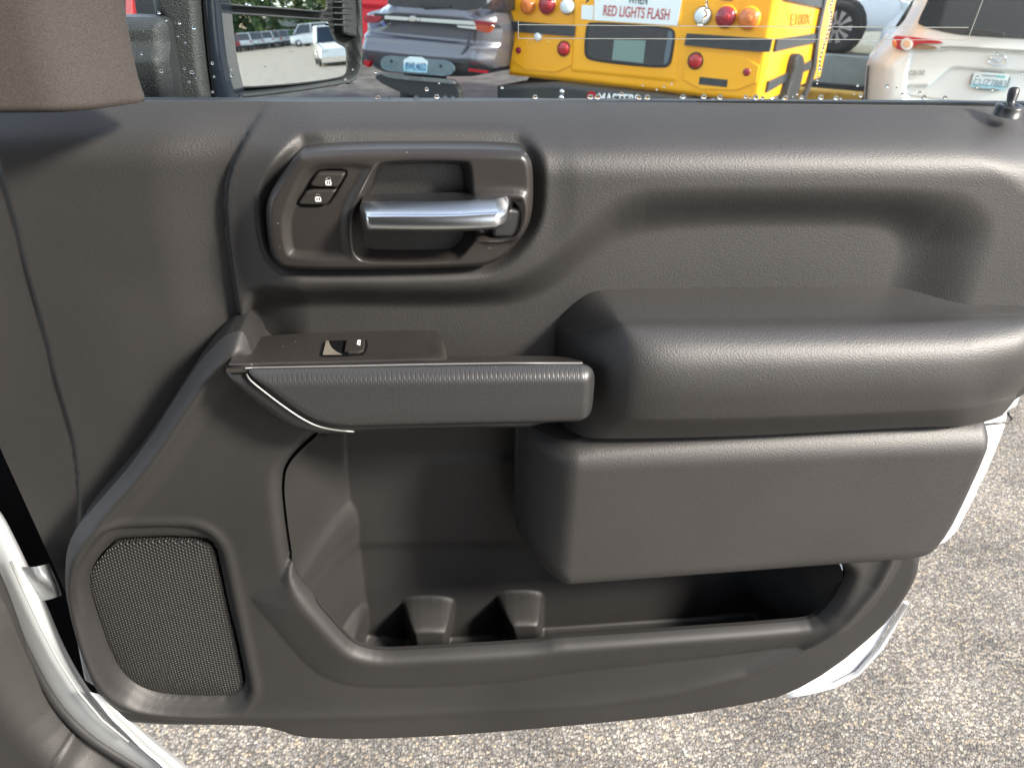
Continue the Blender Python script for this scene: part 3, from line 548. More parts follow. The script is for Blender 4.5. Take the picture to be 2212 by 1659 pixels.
# silvered glasses, each at its own tilt
def mglass(name, pts, r_bear, r_pitch, cpx, off, lab):
    C0 = MF.V(*ZM(*cpx), off); d = C0-CAM; d /= np.linalg.norm(d)
    r = np.array([math.sin(r_bear)*math.cos(r_pitch), math.cos(r_bear)*math.cos(r_pitch), math.sin(r_pitch)]); n = r-d; n /= np.linalg.norm(n)
    Pp = chaikin(np.array([ZM(*q) for q in pts]), 2); V = []
    for x, y in Pp:
        dd = ray(x, y); V.append(CAM+dd*(np.dot(C0-CAM, n)/np.dot(dd, n)))
    o = prism(name, V, n*.0012, MIRROR, mir, label=lab)
    bd = tube('glass_bead', [v+n*.0008 for v in V]+[V[0]+n*.0008], .0011, MHOUS, o, 6)
    return C0+n*.0012, n
RB, RPI = rad(80), 0.0
LOWG = [(96, 230), (130, 200), (180, 195), (900, 245), (1560, 290), (1600, 310), (1618, 380), (1640, 480), (1690, 590), (1750, 640), (1840, 680), (1868, 740), (1870, 1040), (1840, 1100), (1760, 1140), (1300, 1210), (700, 1262), (280, 1278), (222, 1262), (212, 1200), (170, 900), (120, 450)]
MGC, MGN = mglass('lower_mirror_glass', LOWG, RB, rad(-.05), (900, 480), .015, 'wide lower mirror glass showing the parked cars behind')
MGU, MGUN = mglass('upper_mirror_glass', [(85, -400), (90, 20), (130, 60), (200, 80), (900, 125), (1500, 180), (1570, 160), (1585, 100), (1575, -400)], rad(80), rad(4.2), (850, 20), .015, 'upper mirror glass showing only trees')
mprism('turn_lamp_block', [(1650, -200), (1655, 100), (1670, 420), (1700, 500), (1960, 560), (1975, 500), (1960, 300), (1945, -200)], .006, .016, MHOUS, 1, .003)
for y_ in (0, 165, 335):
    mprism('block_slot', [(1680, y_+15), (1925, y_+25), (1925, y_+50), (1680, y_+40)], .0215, .0014, MHOUS, 0, .0005)
    mprism('block_step', [(1665, y_-62), (1945, y_-50), (1945, y_-32), (1665, y_-44)], .0213, .0014, RUBBER, 0, .0004)

# ================================================================== THE TRUCK'S OWN BODY
body = truck
AP = Q([(-120, -160), (238, -160), (254, 0), (262, 60), (276, 130), (290, 188), (299, 218, .065), (292, 230, .07), (268, 243, .09), (240, 247, .10), (100, 248, .106), (-120, 247, .108)], .062, 1)
AP2 = AP.copy(); AP2[AP2[:, 1] < AP[:, 1].min()+.03, 1] -= .3; AP2[:, 1] += 0
APR = Q([(-300, -160), (238, -160), (254, 0), (262, 60), (276, 130), (290, 188), (310, 300), (330, 500), (-300, 500)], .062, 1)
relief('pillar_trim', AP, lambda X, Z, d: .060+.035*rnd(sdf(X, Z, APR)/.045)+.015*rnd(sdf(X, Z, APR)/.14)-.004*(1-rnd(d/.004)), .002, .05, PILLAR, body)
JL = [(-60, 900), (0, 1291), (23, 1328), (50, 1390), (89, 1467), (131, 1532), (189, 1590), (247, 1625), (320, 1670), (420, 1720)]
ZJ = zm(0, 1150, 2.3)
left = [(-260, 400), (0, 640), (60, 790), (130, 950), (230, 1155), (340, 1330), (490, 1478), (640, 1575), (800, 1670), (1000, 1800)]
mid1 = [(-220, 100), (20, 470), (100, 650), (180, 830), (270, 1020), (390, 1230), (520, 1390), (680, 1510), (840, 1615), (1030, 1740)]
mid2 = [(-200, 0), (0, 212), (82, 372), (165, 545), (250, 725), (340, 950), (440, 1140), (545, 1290), (690, 1450), (900, 1640)]
rgt2 = [(-190, 0), (4, 212), (86, 372), (170, 545), (256, 725), (346, 950), (447, 1140), (552, 1290), (700, 1450), (910, 1640)]
pj = [.02, .035, .04, .045, .05, .055, .06, .062, .064, .066]
def row(r, dp): return [(*ZJ(x, y), p+dp) for (x, y), p in zip(r, pj)]
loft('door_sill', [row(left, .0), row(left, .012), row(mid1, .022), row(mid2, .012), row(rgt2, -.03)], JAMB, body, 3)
c1 = [(500, 1230), (552, 1288), (620, 1380), (700, 1452), (800, 1560), (905, 1640), (1000, 1760)]
c2 = [(560, 1245), (605, 1265), (680, 1345), (760, 1425), (850, 1510), (990, 1625), (1120, 1760)]
c3 = [(570, 1240), (612, 1262), (690, 1335), (775, 1415), (870, 1500), (1010, 1610), (1140, 1740)]
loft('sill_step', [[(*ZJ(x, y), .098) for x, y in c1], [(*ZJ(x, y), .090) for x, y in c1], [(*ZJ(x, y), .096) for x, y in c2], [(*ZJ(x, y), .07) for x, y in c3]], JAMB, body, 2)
tube('weatherstrip', [P3(*ZJ(x, y), p+.012) for (x, y), p in zip(chaikin(left, 2, False), np.interp(np.linspace(0, 9, 34), range(10), pj))][:len(chaikin(left, 2, False))], .0052, RUBBER, body)
KP = Q([(-180, 1180), (-40, 1205), (0, 1285), (22, 1325), (48, 1392), (86, 1470), (127, 1537), (186, 1596), (243, 1632), (300, 1676), (380, 1740), (-180, 1760)], .064, 1)
KS = [XZ(60, 1720, .1), XZ(100, 1672, .1), XZ(150, 1626, .1), XZ(178, 1600, .1), XZ(200, 1590, .1), XZ(260, 1640, .1), XZ(300, 1760, .1)]
def h_kp(X, Z, d):
    s = sdf(X, Z, np.array(KS)); return .060+.032*rnd(d/.035)+.012*np.exp(-((X-P3(110, 1480, .09)[0])/.03)**2) - .003*np.exp(-(s/.0018)**2)-.006*ss(s, 0, .02)
relief('kick_panel', KP, h_kp, .0022, .045, LEATHER, body)
# near-black sheet painting the shade in the hinge gap, check strap and hinge plate
relief('hinge_gap_shade', Q([(-120, 900), (0, 960), (70, 1090), (150, 1290), (190, 1420), (212, 1500), (228, 1523), (206, 1532), (120, 1480), (0, 1350), (-120, 1300)], -.03, 0), lambda X, Z, d: -.03+0*X, .004, -.05, VOID, body)
CSM = vary(mat("greased_steel", (.38, .40, .41), .3, .6), (.30, .31, .32), (.50, .52, .53), 60, 3, rough=(.15, .45))
loft('check_strap', [[(*ZJ(120, 530), .058), (*ZJ(190, 533), .066), (*ZJ(252, 518), .060), (*ZJ(275, 512), .05)], [(*ZJ(150, 590), .058), (*ZJ(225, 600), .074), (*ZJ(285, 575), .066), (*ZJ(300, 570), .05)], [(*ZJ(180, 650), .058), (*ZJ(250, 650), .064), (*ZJ(310, 630), .072), (*ZJ(325, 628), .05)], [(*ZJ(220, 722), .058), (*ZJ(275, 715), .060), (*ZJ(325, 697), .062), (*ZJ(345, 690), .05)]], CSM, body, 2)


# unseen cab behind the viewpoint, added to shade the door and dim glass reflections
HEAD = vary(mat("headliner_cloth", (.10, .095, .09), .9), (.09, .085, .08), (.12, .115, .11), 30, 3)
box('cab_roof', (-.85, -.32, 2.22), (2.3, 1.35, .06), HEAD, body, .02)
box('cab_back', (-.85, -1.02, 1.35), (2.3, .08, 1.70), HEAD, body, .02)
for x_, w_ in ((-.12, .56), (-1.45, .56)):
    st_ = box('seat_back', (x_, -.70, 1.45), (w_, .20, .66), LEATHER, body, .06, segs=3); box('head_rest', (x_, -.72, 1.90), (.28, .12, .20), LEATHER, st_, .04, segs=3)

tube('sill_seam', [P3(*ZJ(x, y), p+.0335) for (x, y), p in zip([(60, 500), (150, 700), (235, 880), (330, 1060), (440, 1230), (570, 1385), (720, 1510)], [.035, .04, .045, .05, .055, .06, .062])], .0010, mat("sealer_bead", (.30, .31, .31), .5), body, 6)
# ================================================================== WATER ON THE WINDOW
def drop_mesh(name, r):
    bm = bmesh.new(); bmesh.ops.create_uvsphere(bm, u_segments=14, v_segments=9, radius=r)
    for v in bm.verts: v.co = Vector((v.co.x*(1+.15*(v.co.z < 0)), v.co.y*.55, v.co.z*(1.0 if v.co.z > 0 else .88)))
    me = bpy.data.meshes.new(name); bm.to_mesh(me); bm.free(); me.polygons.foreach_set('use_smooth', [True]*len(me.polygons)); me.materials.append(WATER); return me
DR = drop_mesh('raindrop', .001)
ORD = 'first second third fourth fifth sixth seventh eighth ninth tenth eleventh twelfth thirteenth fourteenth fifteenth sixteenth seventeenth eighteenth nineteenth twentieth'.split()+['twenty-%s' % n for n in 'first second third fourth fifth sixth seventh'.split()]
def drops(lst, conv, lab, k=1.0):
    lst = sorted(lst, key=lambda q: q[0])
    for i, (x, y, r) in enumerate(lst):
        px, py = conv(x, y); o = bpy.data.objects.new('raindrop', DR); COL.objects.link(o)
        o.location = P3(px, py, -.0062); s_ = r*k; o.scale = (s_, s_, s_*random.uniform(.9, 1.15))
        sz = 'tiny' if r < 1 else ('small' if r < 1.7 else 'large')
        tag(o, '%s raindrop on the window, %s from the left before the %s' % (sz, ORD[i], lab), 'raindrop', 'raindrops on the window glass')
ZG, ZB1, ZB2, ZW = zm(870, 0, 2212/390), zm(1220, 0, 2212/460), zm(1650, 0, 2212/470), zm(2050, 0, 2212/445)
drops([(292, 1350, 2.3), (443, 1388, 1.6), (820, 1362, 2.3), (965, 1238, 1.6), (1105, 1340, 2.0), (1218, 1365, 2.3), (1327, 1362, 2.1), (258, 998, 1.2), (2007, 1215, 1.2), (1133, 1155, .8)], ZG, 'grey crossover')
drops([(405, 1140, 2.0), (1052, 1140, 2.2), (1135, 1138, 2.2), (1332, 1160, 1.2), (1418, 1105, 1.7), (1618, 1145, 2.1), (1718, 1145, 2.3), (2135, 1142, 2.1), (2003, 985, .9), (1913, 1020, .9), (1664, 1003, .8), (1828, 1052, .9), (15, 1030, 1.2)], ZB1, 'left half of the bus')
drops([(65, 1118, 2.1), (305, 1115, 2.2), (410, 1138, 1.5), (490, 1120, 2.1), (785, 1115, 1.6), (840, 1125, .9), (900, 1122, 2.2), (977, 1128, 1.5), (1235, 1130, 2.4), (1375, 1083, 1.1), (1327, 1112, .8), (1425, 1122, 1.9), (1648, 1122, 2.2), (1820, 1128, 2.0), (1875, 1133, 1.1), (2070, 988, 1.0), (2105, 1100, 1.6), (2028, 1083, .8), (1555, 1150, .8), (1634, 805, 1.3), (1606, 850, .8), (1604, 883, .8), (1608, 922, .9), (1605, 960, .9), (265, 280, 2.2)], ZB2, 'right half of the bus')
drops([(555, 1045, 1.9), (668, 1072, .8), (742, 1143, 1.3), (948, 1125, 1.4), (1002, 1185, 2.0), (1256, 1188, 1.9), (1645, 940, 1.5), (1642, 1062, 1.2), (1830, 1090, 1.5), (200, 1040, 1.0), (2190, 885, 1.1), (1890, 655, 1.2)], ZW, 'white SUV')
drops([(785, 1112, 1.2), (1148, 1072, .8), (1265, 1128, 1.5), (1290, 437, 1.3), (1068, 363, 1.0), (1580, 988, 1.1), (1607, 1197, .9), (862, 322, .7), (748, 205, 1.1), (1225, 1280, .9), (1588, 1435, 1.0), (912, 1560, 1.4), (1402, 1562, 1.1), (475, 843, .8), (1330, 1215, .7), (1045, 567, .6), (1160, 668, .6)], ZK, 'black mirror arm')
drops([(1072, 765, .8), (690, 983, .8), (422, 58, 1.0), (468, 72, 1.1), (990, 95, 1.0), (1030, 65, .9), (655, 5, .9), (210, 1018, .8), (205, 1100, 1.3), (1865, 1158, .9), (1972, 1018, .7), (590, 1450, 1.1)], ZM, 'mirror glass')
tp = [(1795, -30), (1785, 10), (1760, 60), (1750, 100), (1770, 160), (1758, 215), (1768, 250), (1745, 300), (1738, 360), (1712, 415), (1705, 470), (1690, 500), (1670, 560), (1655, 620), (1638, 680), (1634, 740), (1632, 790)]
tq = chaikin([ZB2(*q) for q in tp], 2, False); tr = tube('water_trail', [P3(x, y, -.0062) for x, y in tq], [.0006+.0003*math.sin(i*1.9)+.0003*random.random() for i in range(len(tq))], WATER, None, 8)
tag(tr, 'thin wavy trickle of rainwater running down the window in front of the bus corner', 'water trickle')
tq = chaikin([ZB2(*q) for q in [(338, -30), (336, 60), (358, 95), (305, 120), (330, 150), (345, 180), (300, 215), (310, 240), (270, 270), (265, 290)]], 2, False)
tr = tube('water_trail', [P3(x, y, -.0062) for x, y in tq], [.0007+.0005*random.random() for i in tq], WATER, None, 8)
tag(tr, 'short curly trickle of rainwater crossing the bus backup lamp', 'water trickle')

# ================================================================== VEHICLES
YEL = vary(mat("bus_yellow", (.84, .37, .005), .3, coat=.25), (.82, .355, .004), (.86, .39, .008), 2, 3)
REDL = mat("red_lens", (.36, .008, .014), .15, coat=.5); REDD = mat("dark_red_lens", (.24, .008, .02), .2, coat=.5); AMB = mat("amber_lens", (.55, .14, .02), .2, coat=.5)
CLR = mat("clear_lens", (.62, .66, .66), .12, coat=.6); TINT = mat("tinted_glass", (.012, .018, .026), .04, coat=1.0)
RAIL = vary(mat("black_rail", (.03, .034, .038), .32), (.026, .03, .034), (.04, .044, .048), 20, 3)
SIGNW = mat("sign_white", (.74, .78, .76), .45); LETR = mat("letter_red", (.40, .05, .04), .5); LETK = mat("letter_dark", (.03, .05, .045), .5)
TYRE = vary(mat("tyre_rubber", (.016, .017, .018), .7), (.014, .015, .016), (.024, .025, .026), 30, 3); RIM = mat("alloy_rim", (.55, .56, .58), .22, .9)
UNDER = mat("black_bumper_plastic", (.022, .023, .024), .55)
def paint(name, c, rough=.22, metal=0.0): return vary(mat(name, c, rough, metal, coat=.7), tuple(v*.95 for v in c), tuple(min(1, v*1.03) for v in c), 2, 2)
def solve(p1, p2, width, bear):
    b1, b2 = bearing(*p1), bearing(*p2)
    A = np.array([[math.sin(b1), -math.sin(b2)], [math.cos(b1), -math.cos(b2)]]); s = np.linalg.solve(A, -width*np.array([math.sin(bear), math.cos(bear)]))
    return np.array([s[0]*math.sin(b1), s[0]*math.cos(b1), 0.0])
def disc(name, fr, c, off, th, mt, parent, rx=None, label=None):
    """domed round lamp: c = (x, y, rx, ry) in working pixels on frame fr"""
    o = fr.V(c[0], c[1], off); r = np.linalg.norm(fr.V(c[0]+c[2], c[1], off)-fr.V(c[0]-c[2], c[1], off))/2
    r2 = np.linalg.norm(fr.V(c[0], c[1]+c[3], off)-fr.V(c[0], c[1]-c[3], off))/2; r = (r+r2)/2
    return lathe(name, [(r, -.01), (r, th*.5), (r*.9, th*.85), (r*.6, th), (r*.3, th*1.05)], o, fr.n, mt, parent, 28, label)
def pc(conv, x, y, rx, ry, s): X, Y = conv(x, y); return (X, Y, rx/s*.88657, ry/s*.88657)
def onp(name, fr, pts, conv, off, th, mt, parent, k=1, bev=0.0, label=None):
    return prism(name, list(poly_on(fr, pts, off, conv, k)), fr.n*th, mt, parent, label, bev)
def text_on(name, s, fr, a, b, c, conv, off, mt, parent, bold=0.0, depth=.002):
    return text_mesh(name, s, fr.V(*conv(*a), off), fr.V(*conv(*b), off), fr.V(*conv(*c), off), fr.n, mt, parent, bold, depth)

# ---- school bus
bb = rad(128.4); FO = solve((1102, 68), (1668, 83), 2.35, bb); BF = Frame(FO, bb)
if np.dot(BF.n, CAM-FO) < 0: BF.n = -BF.n; BF.f = -BF.n
bus = thing('school_bus', 'yellow school bus seen from behind with round red and amber lamps and a white sign', 'school bus', tuple(FO))
ZBB = BF.uv(*ZB1(90, 880))[1]
bo = chaikin([(0, ZBB), (0, 2.6), (.12, 2.95), (.5, 3.05), (1.85, 3.05), (2.23, 2.95), (2.35, 2.6), (2.35, ZBB)], 0)
DOORP = chaikin([BF.uv(*ZB1(*q)) for q in [(905, 0), (930, -600), (2160, -600), (2140, 0), (2070, 935), (870, 815)]], 0)
relief('body', bo, lambda X, Z, d: .045*rnd(d/.05)+.012*ss(sdf(X, Z, DOORP), -.012, 0)-.004, .012, -2.05, YEL, bus, BF.mp)
PN1 = lambda nm, pts, conv, **k: onp(nm, BF, pts, conv, .043, .010, YEL, bus, 1, .006)
PN1('rear_corner_panel', [(175, 400), (840, 470), (835, 870), (110, 800)], ZB1); PN1('rear_corner_panel', [(110, 590), (960, 660), (900, 1045), (60, 1020)], ZB2)
onp('rub_rail', BF, [(118, 248), (310, 262), (888, 308), (876, 432), (400, 395), (105, 365)], ZB1, .043, .03, RAIL, bus, 0, .008)
onp('rub_rail', BF, [(120, 385), (700, 425), (1100, 448), (1066, 602), (600, 570), (90, 520)], ZB2, .043, .03, RAIL, bus, 0, .008)
onp('rail_rib', BF, [(118, 440), (700, 480), (1080, 500), (1078, 515), (700, 498), (116, 458)], ZB2, .072, .008, RAIL, bus, 0, .003)
wf = onp('rear_door_window', BF, [(1060, 262), (1500, 280), (1960, 318), (2030, 350), (2052, 420), (2010, 700), (1985, 770), (1910, 805), (1400, 762), (1060, 715), (1000, 680), (978, 600), (1000, 330), (1020, 280)], ZB1, .052, .012, RUBBER, bus, 1, .006)
onp('pane', BF, [(1070, 285), (1500, 305), (1945, 340), (2005, 370), (2020, 430), (1980, 700), (1950, 755), (1900, 775), (1400, 735), (1080, 690), (1030, 660), (1010, 600), (1030, 340), (1045, 300)], ZB1, .064, .003, TINT, wf, 1)
onp('far_window_light', BF, [(1330, 470), (1700, 480), (1670, 745), (1305, 705)], ZB1, .066, .0025, mat("far_window_green", (.16, .24, .21), .5), wf, 0)  # plate on the pane, painted as light from the bus's far windows
onp('side_reflection_strip', BF, [(1965, 345), (2012, 380), (2018, 440), (1975, 700), (1945, 750), (1905, 765), (1945, 500)], ZB1, .066, .0025, mat("window_edge_grey", (.10, .13, .16), .2), wf, 1)
sg = onp('stop_sign_panel', BF, [(1112, -260), (2160, -200), (2070, 305), (1095, 242)], ZB1, .055, .006, SIGNW, bus, 0)
text_on('lettering', 'RED LIGHTS FLASH', BF, (1198, 188), (1968, 242), (1212, 62), ZB1, .0615, LETR, sg, .012)
text_on('lettering', 'WHEN', BF, (1490, 44), (1715, 62), (1500, -60), ZB1, .0615, LETK, sg, .012)
onp('white_decal', BF, [(952, 62), (1092, 70), (1082, 242), (945, 226)], ZB1, .053, .003, SIGNW, bus, 0)
S1, S2 = 2212/460, 2212/470
def lamp(c, mt, ringm_=RUBBER, nm='warning_lamp', th=.05, k=1.12, lab=None):
    h_ = disc('lamp_ring', BF, (c[0], c[1], c[2]*k, c[3]*k), .045, .022, ringm_, bus); h_.name = 'lamp_ring'
    l_ = disc(nm, BF, c, .06, th, mt, bus, label=lab); h_.parent = l_; h_.matrix_parent_inverse = Matrix.Identity(4)
    return l_
l1 = lamp(pc(ZB1, 325, 75, 82, 88, S1), AMB, YEL, lab='left amber rear lamp'); lamp(pc(ZB1, 550, 62, 92, 112, S1), REDD, YEL, lab='left red rear lamp'); lamp(pc(ZB1, 785, 80, 70, 88, S1), CLR, RUBBER, 'backup_lamp', lab='left clear backup lamp')
lamp(pc(ZB2, 295, 188, 82, 104, S2), CLR, RUBBER, 'backup_lamp', lab='right clear backup lamp'); lamp(pc(ZB2, 562, 200, 116, 124, S2), REDD, YEL, lab='right red rear lamp'); l2 = lamp(pc(ZB2, 825, 218, 118, 128, S2), AMB, YEL, lab='right amber rear lamp')
for c in ((550, 62, ZB1, S1), (562, 200, ZB2, S2)): disc('lamp_core', BF, pc(c[2], c[0], c[1], 42, 48, c[3]), .108, .012, REDL, bus)
disc('lamp_core', BF, pc(ZB2, 825, 218, 36, 42, S2), .108, .012, mat("amber_core", (.6, .16, .03), .3), bus)
for c in (pc(ZB1, 742, 576, 62, 76, S1), pc(ZB2, 212, 703, 74, 84, S2)): lamp(c, REDL, RUBBER, 'stop_lamp', .03, 1.22)
for c in (pc(ZB1, 211, 594, 30, 44, S1), pc(ZB2, 797, 830, 42, 48, S2)): disc('reflector', BF, c, .05, .012, REDD, bus)
disc('licence_lamp', BF, pc(ZB1, 443, 435, 50, 40, S1), .05, .03, CLR, bus)
for q in ((350, 485), (556, 503)): disc('bolt_head', BF, pc(ZB1, *q, 18, 20, S1), .05, .008, mat("painted_bolt", (.74, .40, .05), .3) if q[0] == 350 else bpy.data.materials["painted_bolt"], bus)
onp('vent_slot', BF, [(262, 885), (582, 918), (570, 1004), (248, 970)], ZB2, .05, .006, RAIL, bus, 0)
onp('hook_mark', BF, [(1000, -20), (1050, 0), (1010, 40), (985, 36), (1015, 8)], ZB1, .05, .004, LETK, bus, 1)
onp('hook_mark', BF, [(500, -20), (630, -16), (630, 12), (505, 4)], ZB2, .05, .004, LETK, bus, 0)
# bumper
zb = ZBB
bp = Frame(BF.at(0, 0, 0), bb); bp.n = BF.n
relief('rear_bumper', chaikin([(-.02, zb-.32), (-.02, zb), (2.37, zb), (2.37, zb-.32)], 1), lambda X, Z, d: .16+.03*rnd(d/.03), .012, -.3, UNDER, bus, BF.mp)
ZBT = zm(1350, 190, 2212/410)
def btx(s_, a, b, c, mt): text_on('bumper_lettering', s_, BF, a, b, c, ZBT, .192, mt, bus, .02)
btx('MASTERS', (575, 345), (1110, 372), (585, 200), SIGNW)
onp('bumper_badge', BF, [(430, 250), (450, 195), (490, 170), (530, 190), (548, 250), (530, 310), (490, 330), (445, 310)], ZBT, .192, .003, REDL, bus, 0)
for q in ((110, 185), (102, 262)): disc('bumper_bolt', BF, pc(ZBT, *q, 32, 34, 2212/410), .188, .02, CHROME, bus)
# right side of the bus
SF = Frame(BF.at(2.35, 0, 0), bb-math.pi/2)
if np.dot(SF.n, CAM-SF.O) < 0: SF.n = -SF.n
def side(nm, pts, mt, off=.003, th=.02, k=0, bev=.005): return onp(nm, SF, pts, ZB2, off, th, mt, bus, k, bev)
side('side_rail', [(1125, 450), (1350, 420), (1592, 382), (1566, 490), (1300, 545), (1098, 592)], RAIL); side('side_rail', [(1030, 935), (1230, 845), (1525, 690), (1512, 790), (1280, 905), (1005, 1062)], RAIL)
side('side_rail', [(1205, 0), (1440, 55), (1660, 100), (1690, 20), (1690, -60), (1210, -60)], RAIL)
side('end_trim', [(1700, -80), (1660, 100), (1610, 350), (1560, 800), (1500, 1000), (1425, 1177), (1395, 1177), (1460, 1000), (1525, 780), (1585, 340), (1640, 80), (1668, -80)], RAIL, .004, .03)
side('wheel_arch', [(1300, 622), (1345, 612), (1375, 660), (1370, 780), (1335, 960), (1290, 1100), (1250, 1260), (1130, 1260), (1180, 1060), (1240, 860), (1270, 700)], UNDER, .003, .07, 1, .02)
text_on('lettering', 'E100X', SF, (1295, 300), (1525, 285), (1310, 162), ZB2, .004, mat("faded_number", (.28, .15, .02), .5), bus, .01)
# ---- helper: rounded panel relief on a frame, given in picture measurements
def car_root(fr, name, lab, cat, u0=0.0, grp=None): return thing(name, lab, cat, tuple(fr.at(u0, 0, 0)), group=grp)
def frame_from(p1, p2, width, bear_deg):
    b = rad(bear_deg); O = solve(p1, p2, width, b); f = Frame(O, b)
    if np.dot(f.n, CAM-O) < 0: f.n = -f.n
    f.f = -f.n; return f
def wheel(parent, c, axis, R, W, spokes=10, facing=1, detail=True):
    c = np.asarray(c, float); a = np.asarray(axis, float)*facing
    prof = [(R*.62, -W), (R*.9, -W), (R*.98, -W*.8), (R, -W*.5), (R, 0), (R*.97, W*.12), (R*.88, W*.2), (R*.70, W*.16), (R*.66, W*.05)]
    t = lathe('wheel', prof, c, a, TYRE, parent, 40 if detail else 18)
    if detail:
        lathe('rim', [(R*.66, -W*.3), (R*.66, W*.10), (R*.62, W*.10), (R*.60, -W*.15), (R*.2, -W*.1), (R*.14, W*.08), (R*.06, W*.1)], c, a, DARKP, t, 40)
        x = np.cross(a, [0, 0, 1.0]); x /= np.linalg.norm(x); y = np.array([0, 0, 1.0]); V = []; Fc = []
        for i in range(spokes):
            an = 2*math.pi*i/spokes
            for (r0, w0), (r1, w1) in (((R*.12, .05*R), (R*.35, .055*R)), ((R*.35, .055*R), (R*.62, .11*R))):
                k = len(V)
                for r_, w_ in ((r0, w0), (r1, w1)):
                    for s_ in (-1, 1): V.append(c+a*(W*(.12 if r_ < R*.5 else .11))+x*(r_*math.cos(an)-s_*w_*math.sin(an))+y*(r_*math.sin(an)+s_*w_*math.cos(an)))
                Fc.append((k, k+1, k+3, k+2))
        sp_ = mk('spokes', V, Fc, RIM, t, False); so_ = sp_.modifiers.new("t", 'SOLIDIFY'); so_.thickness = .02
    else: lathe('rim', [(R*.6, -W*.1), (R*.6, W*.14), (R*.2, W*.1)], c, a, RIM, t, 14)
    return t

for uu, sg_ in ((.22, -1), (2.13, 1)):
    wheel(bus, BF.at(uu, -1.35, .47), BF.ex*sg_, .47, .16, detail=False)
box('underframe', (0, 0, 0), (1.9, 1.6, .22), UNDER, bus); _uf = bpy.data.objects['underframe']; _uf.location = Vector(BF.at(1.17, -1.0, ZBB-.14)); _uf.rotation_euler = (0, 0, -(bb-math.pi/2))
# ---- grey crossover
GF = frame_from((884, 150), (944, 155), .33, 128.4); SG_ = 2212/390
GP = paint("grey_violet_paint", (.10, .10, .12), .22, .35)
suv = car_root(GF, 'crossover', 'grey violet crossover with a full width light bar, parked left of the bus', 'crossover')
u = lambda pts, conv=ZG: [GF.uv(*conv(*q)) for q in pts]
so1 = u([(150, 180), (430, 110), (560, -150), (640, -420), (1640, -420), (1760, -120), (1880, 120), (1960, 300), (1975, 480), (1930, 800), (1880, 1000), (1500, 1080), (400, 1010), (250, 950), (120, 840), (110, 500), (125, 250)])
zc_ = lambda y: GF.uv(*ZG(900, y))[1]
def h_gs(X, Z, d):
    h = .16*rnd(d/.20)
    h = h + .045*ss(Z, zc_(560), zc_(500)) * ss(zc_(270)-Z, 0, .02) *-1
    h = h + .03*np.exp(-((Z-zc_(740))/.05)**2) - .05*ss(Z, zc_(800), zc_(980))*0 + .02*np.exp(-((Z-zc_(180))/.05)**2)
    return h
relief('body', chaikin(so1, 1), h_gs, .016, -4.2, GP, suv, GF.mp)
def gp(nm, pts, off, th, mt, k=1, bev=.004, par=None): return onp(nm, GF, pts, ZG, off, th, mt, par or suv, k, bev)
gp('rear_window', [(430, -20), (560, -300), (1560, -300), (1830, 0), (1720, 130), (1500, 148), (1300, 130), (900, 118), (600, 100), (420, 70)], .165, .008, TINT)
gp('wiper', [(885, 45), (1100, 75), (1300, 90), (1290, 106), (1100, 110), (900, 112)], .178, .02, DARKP, 0)
lb = gp('light_bar', [(250, 185), (900, 228), (1640, 290), (1960, 318), (1900, 330), (1640, 300), (1640, 420), (1385, 385), (1350, 345), (880, 320), (380, 275), (250, 275)], .165, .02, DARKP, 0)
gp('bar_strip', [(385, 222), (1640, 300), (1640, 355), (1350, 335), (880, 300), (385, 268)], .186, .006, mat("bar_chrome", (.55, .56, .52), .25, .3), 0, .002, lb)
gp('bar_strip', [(1380, 355), (1650, 370), (1650, 412), (1400, 385)], .186, .006, bpy.data.materials["bar_chrome"], 0, .002, lb)
gp('tail_light', [(135, 250), (180, 205), (385, 235), (385, 262), (300, 320), (180, 320), (135, 300)], .15, .045, REDD, 1)
gp('tail_light', [(1655, 330), (1900, 350), (1890, 400), (1840, 465), (1780, 440), (1655, 408)], .14, .05, mat("orange_red_lens", (.38, .05, .02), .2, coat=.5), 1)
gp('gap_bar', [(1640, 280), (1980, 318), (1900, 352), (1650, 335)], .15, .042, REDD, 0)
gp('tailgate_edge', [(1540, 420), (1585, 425), (1560, 600), (1500, 720), (1430, 800), (1390, 810), (1470, 710), (1530, 600)], .168, .006, mat("dark_panel_gap", (.06, .06, .075), .4), 1, .002)
gp('lower_trim', [(400, 765), (640, 785), (1000, 800), (1275, 832), (1380, 940), (1290, 1060), (1000, 1040), (640, 1010), (400, 980), (340, 930), (330, 850)], .170, .014, vary(mat("silver_blue_trim", (.14, .19, .21), .35, .3), (.12, .17, .19), (.18, .22, .24), 9), 1)
lp = gp('licence_plate', [(650, 782), (978, 802), (970, 1018), (640, 990)], .186, .006, mat("plate_white", (.66, .76, .76), .35), 1)
onp('plate_band', GF, [(648, 880), (974, 900), (969, 1012), (642, 985)], ZG, .1925, .001, mat("plate_blue", (.30, .55, .66), .35), lp, 0)
text_on('lettering', 'BWL4652', GF, (670, 965), (950, 985), (675, 860), ZG, .194, mat("plate_letter", (.06, .12, .22), .5), lp, .01)
for q in ((478, 850), (1158, 918)): disc('sensor', GF, pc(ZG, *q, 18, 26, SG_), .182, .006, UNDER, suv)
gp('bumper_lamp', [(1555, 950), (1820, 985), (1800, 1015), (1570, 985)], .15, .03, REDL, 0)
gp('bumper_lamp', [(140, 830), (225, 845), (200, 930), (140, 900)], .13, .05, REDL, 0)
gp('rear_bumper', [(320, 1010), (640, 1035), (1250, 1090), (1350, 1110), (1480, 1220), (1480, 1420), (1200, 1420), (700, 1300), (300, 1100)], .12, .07, UNDER, 1, .02)
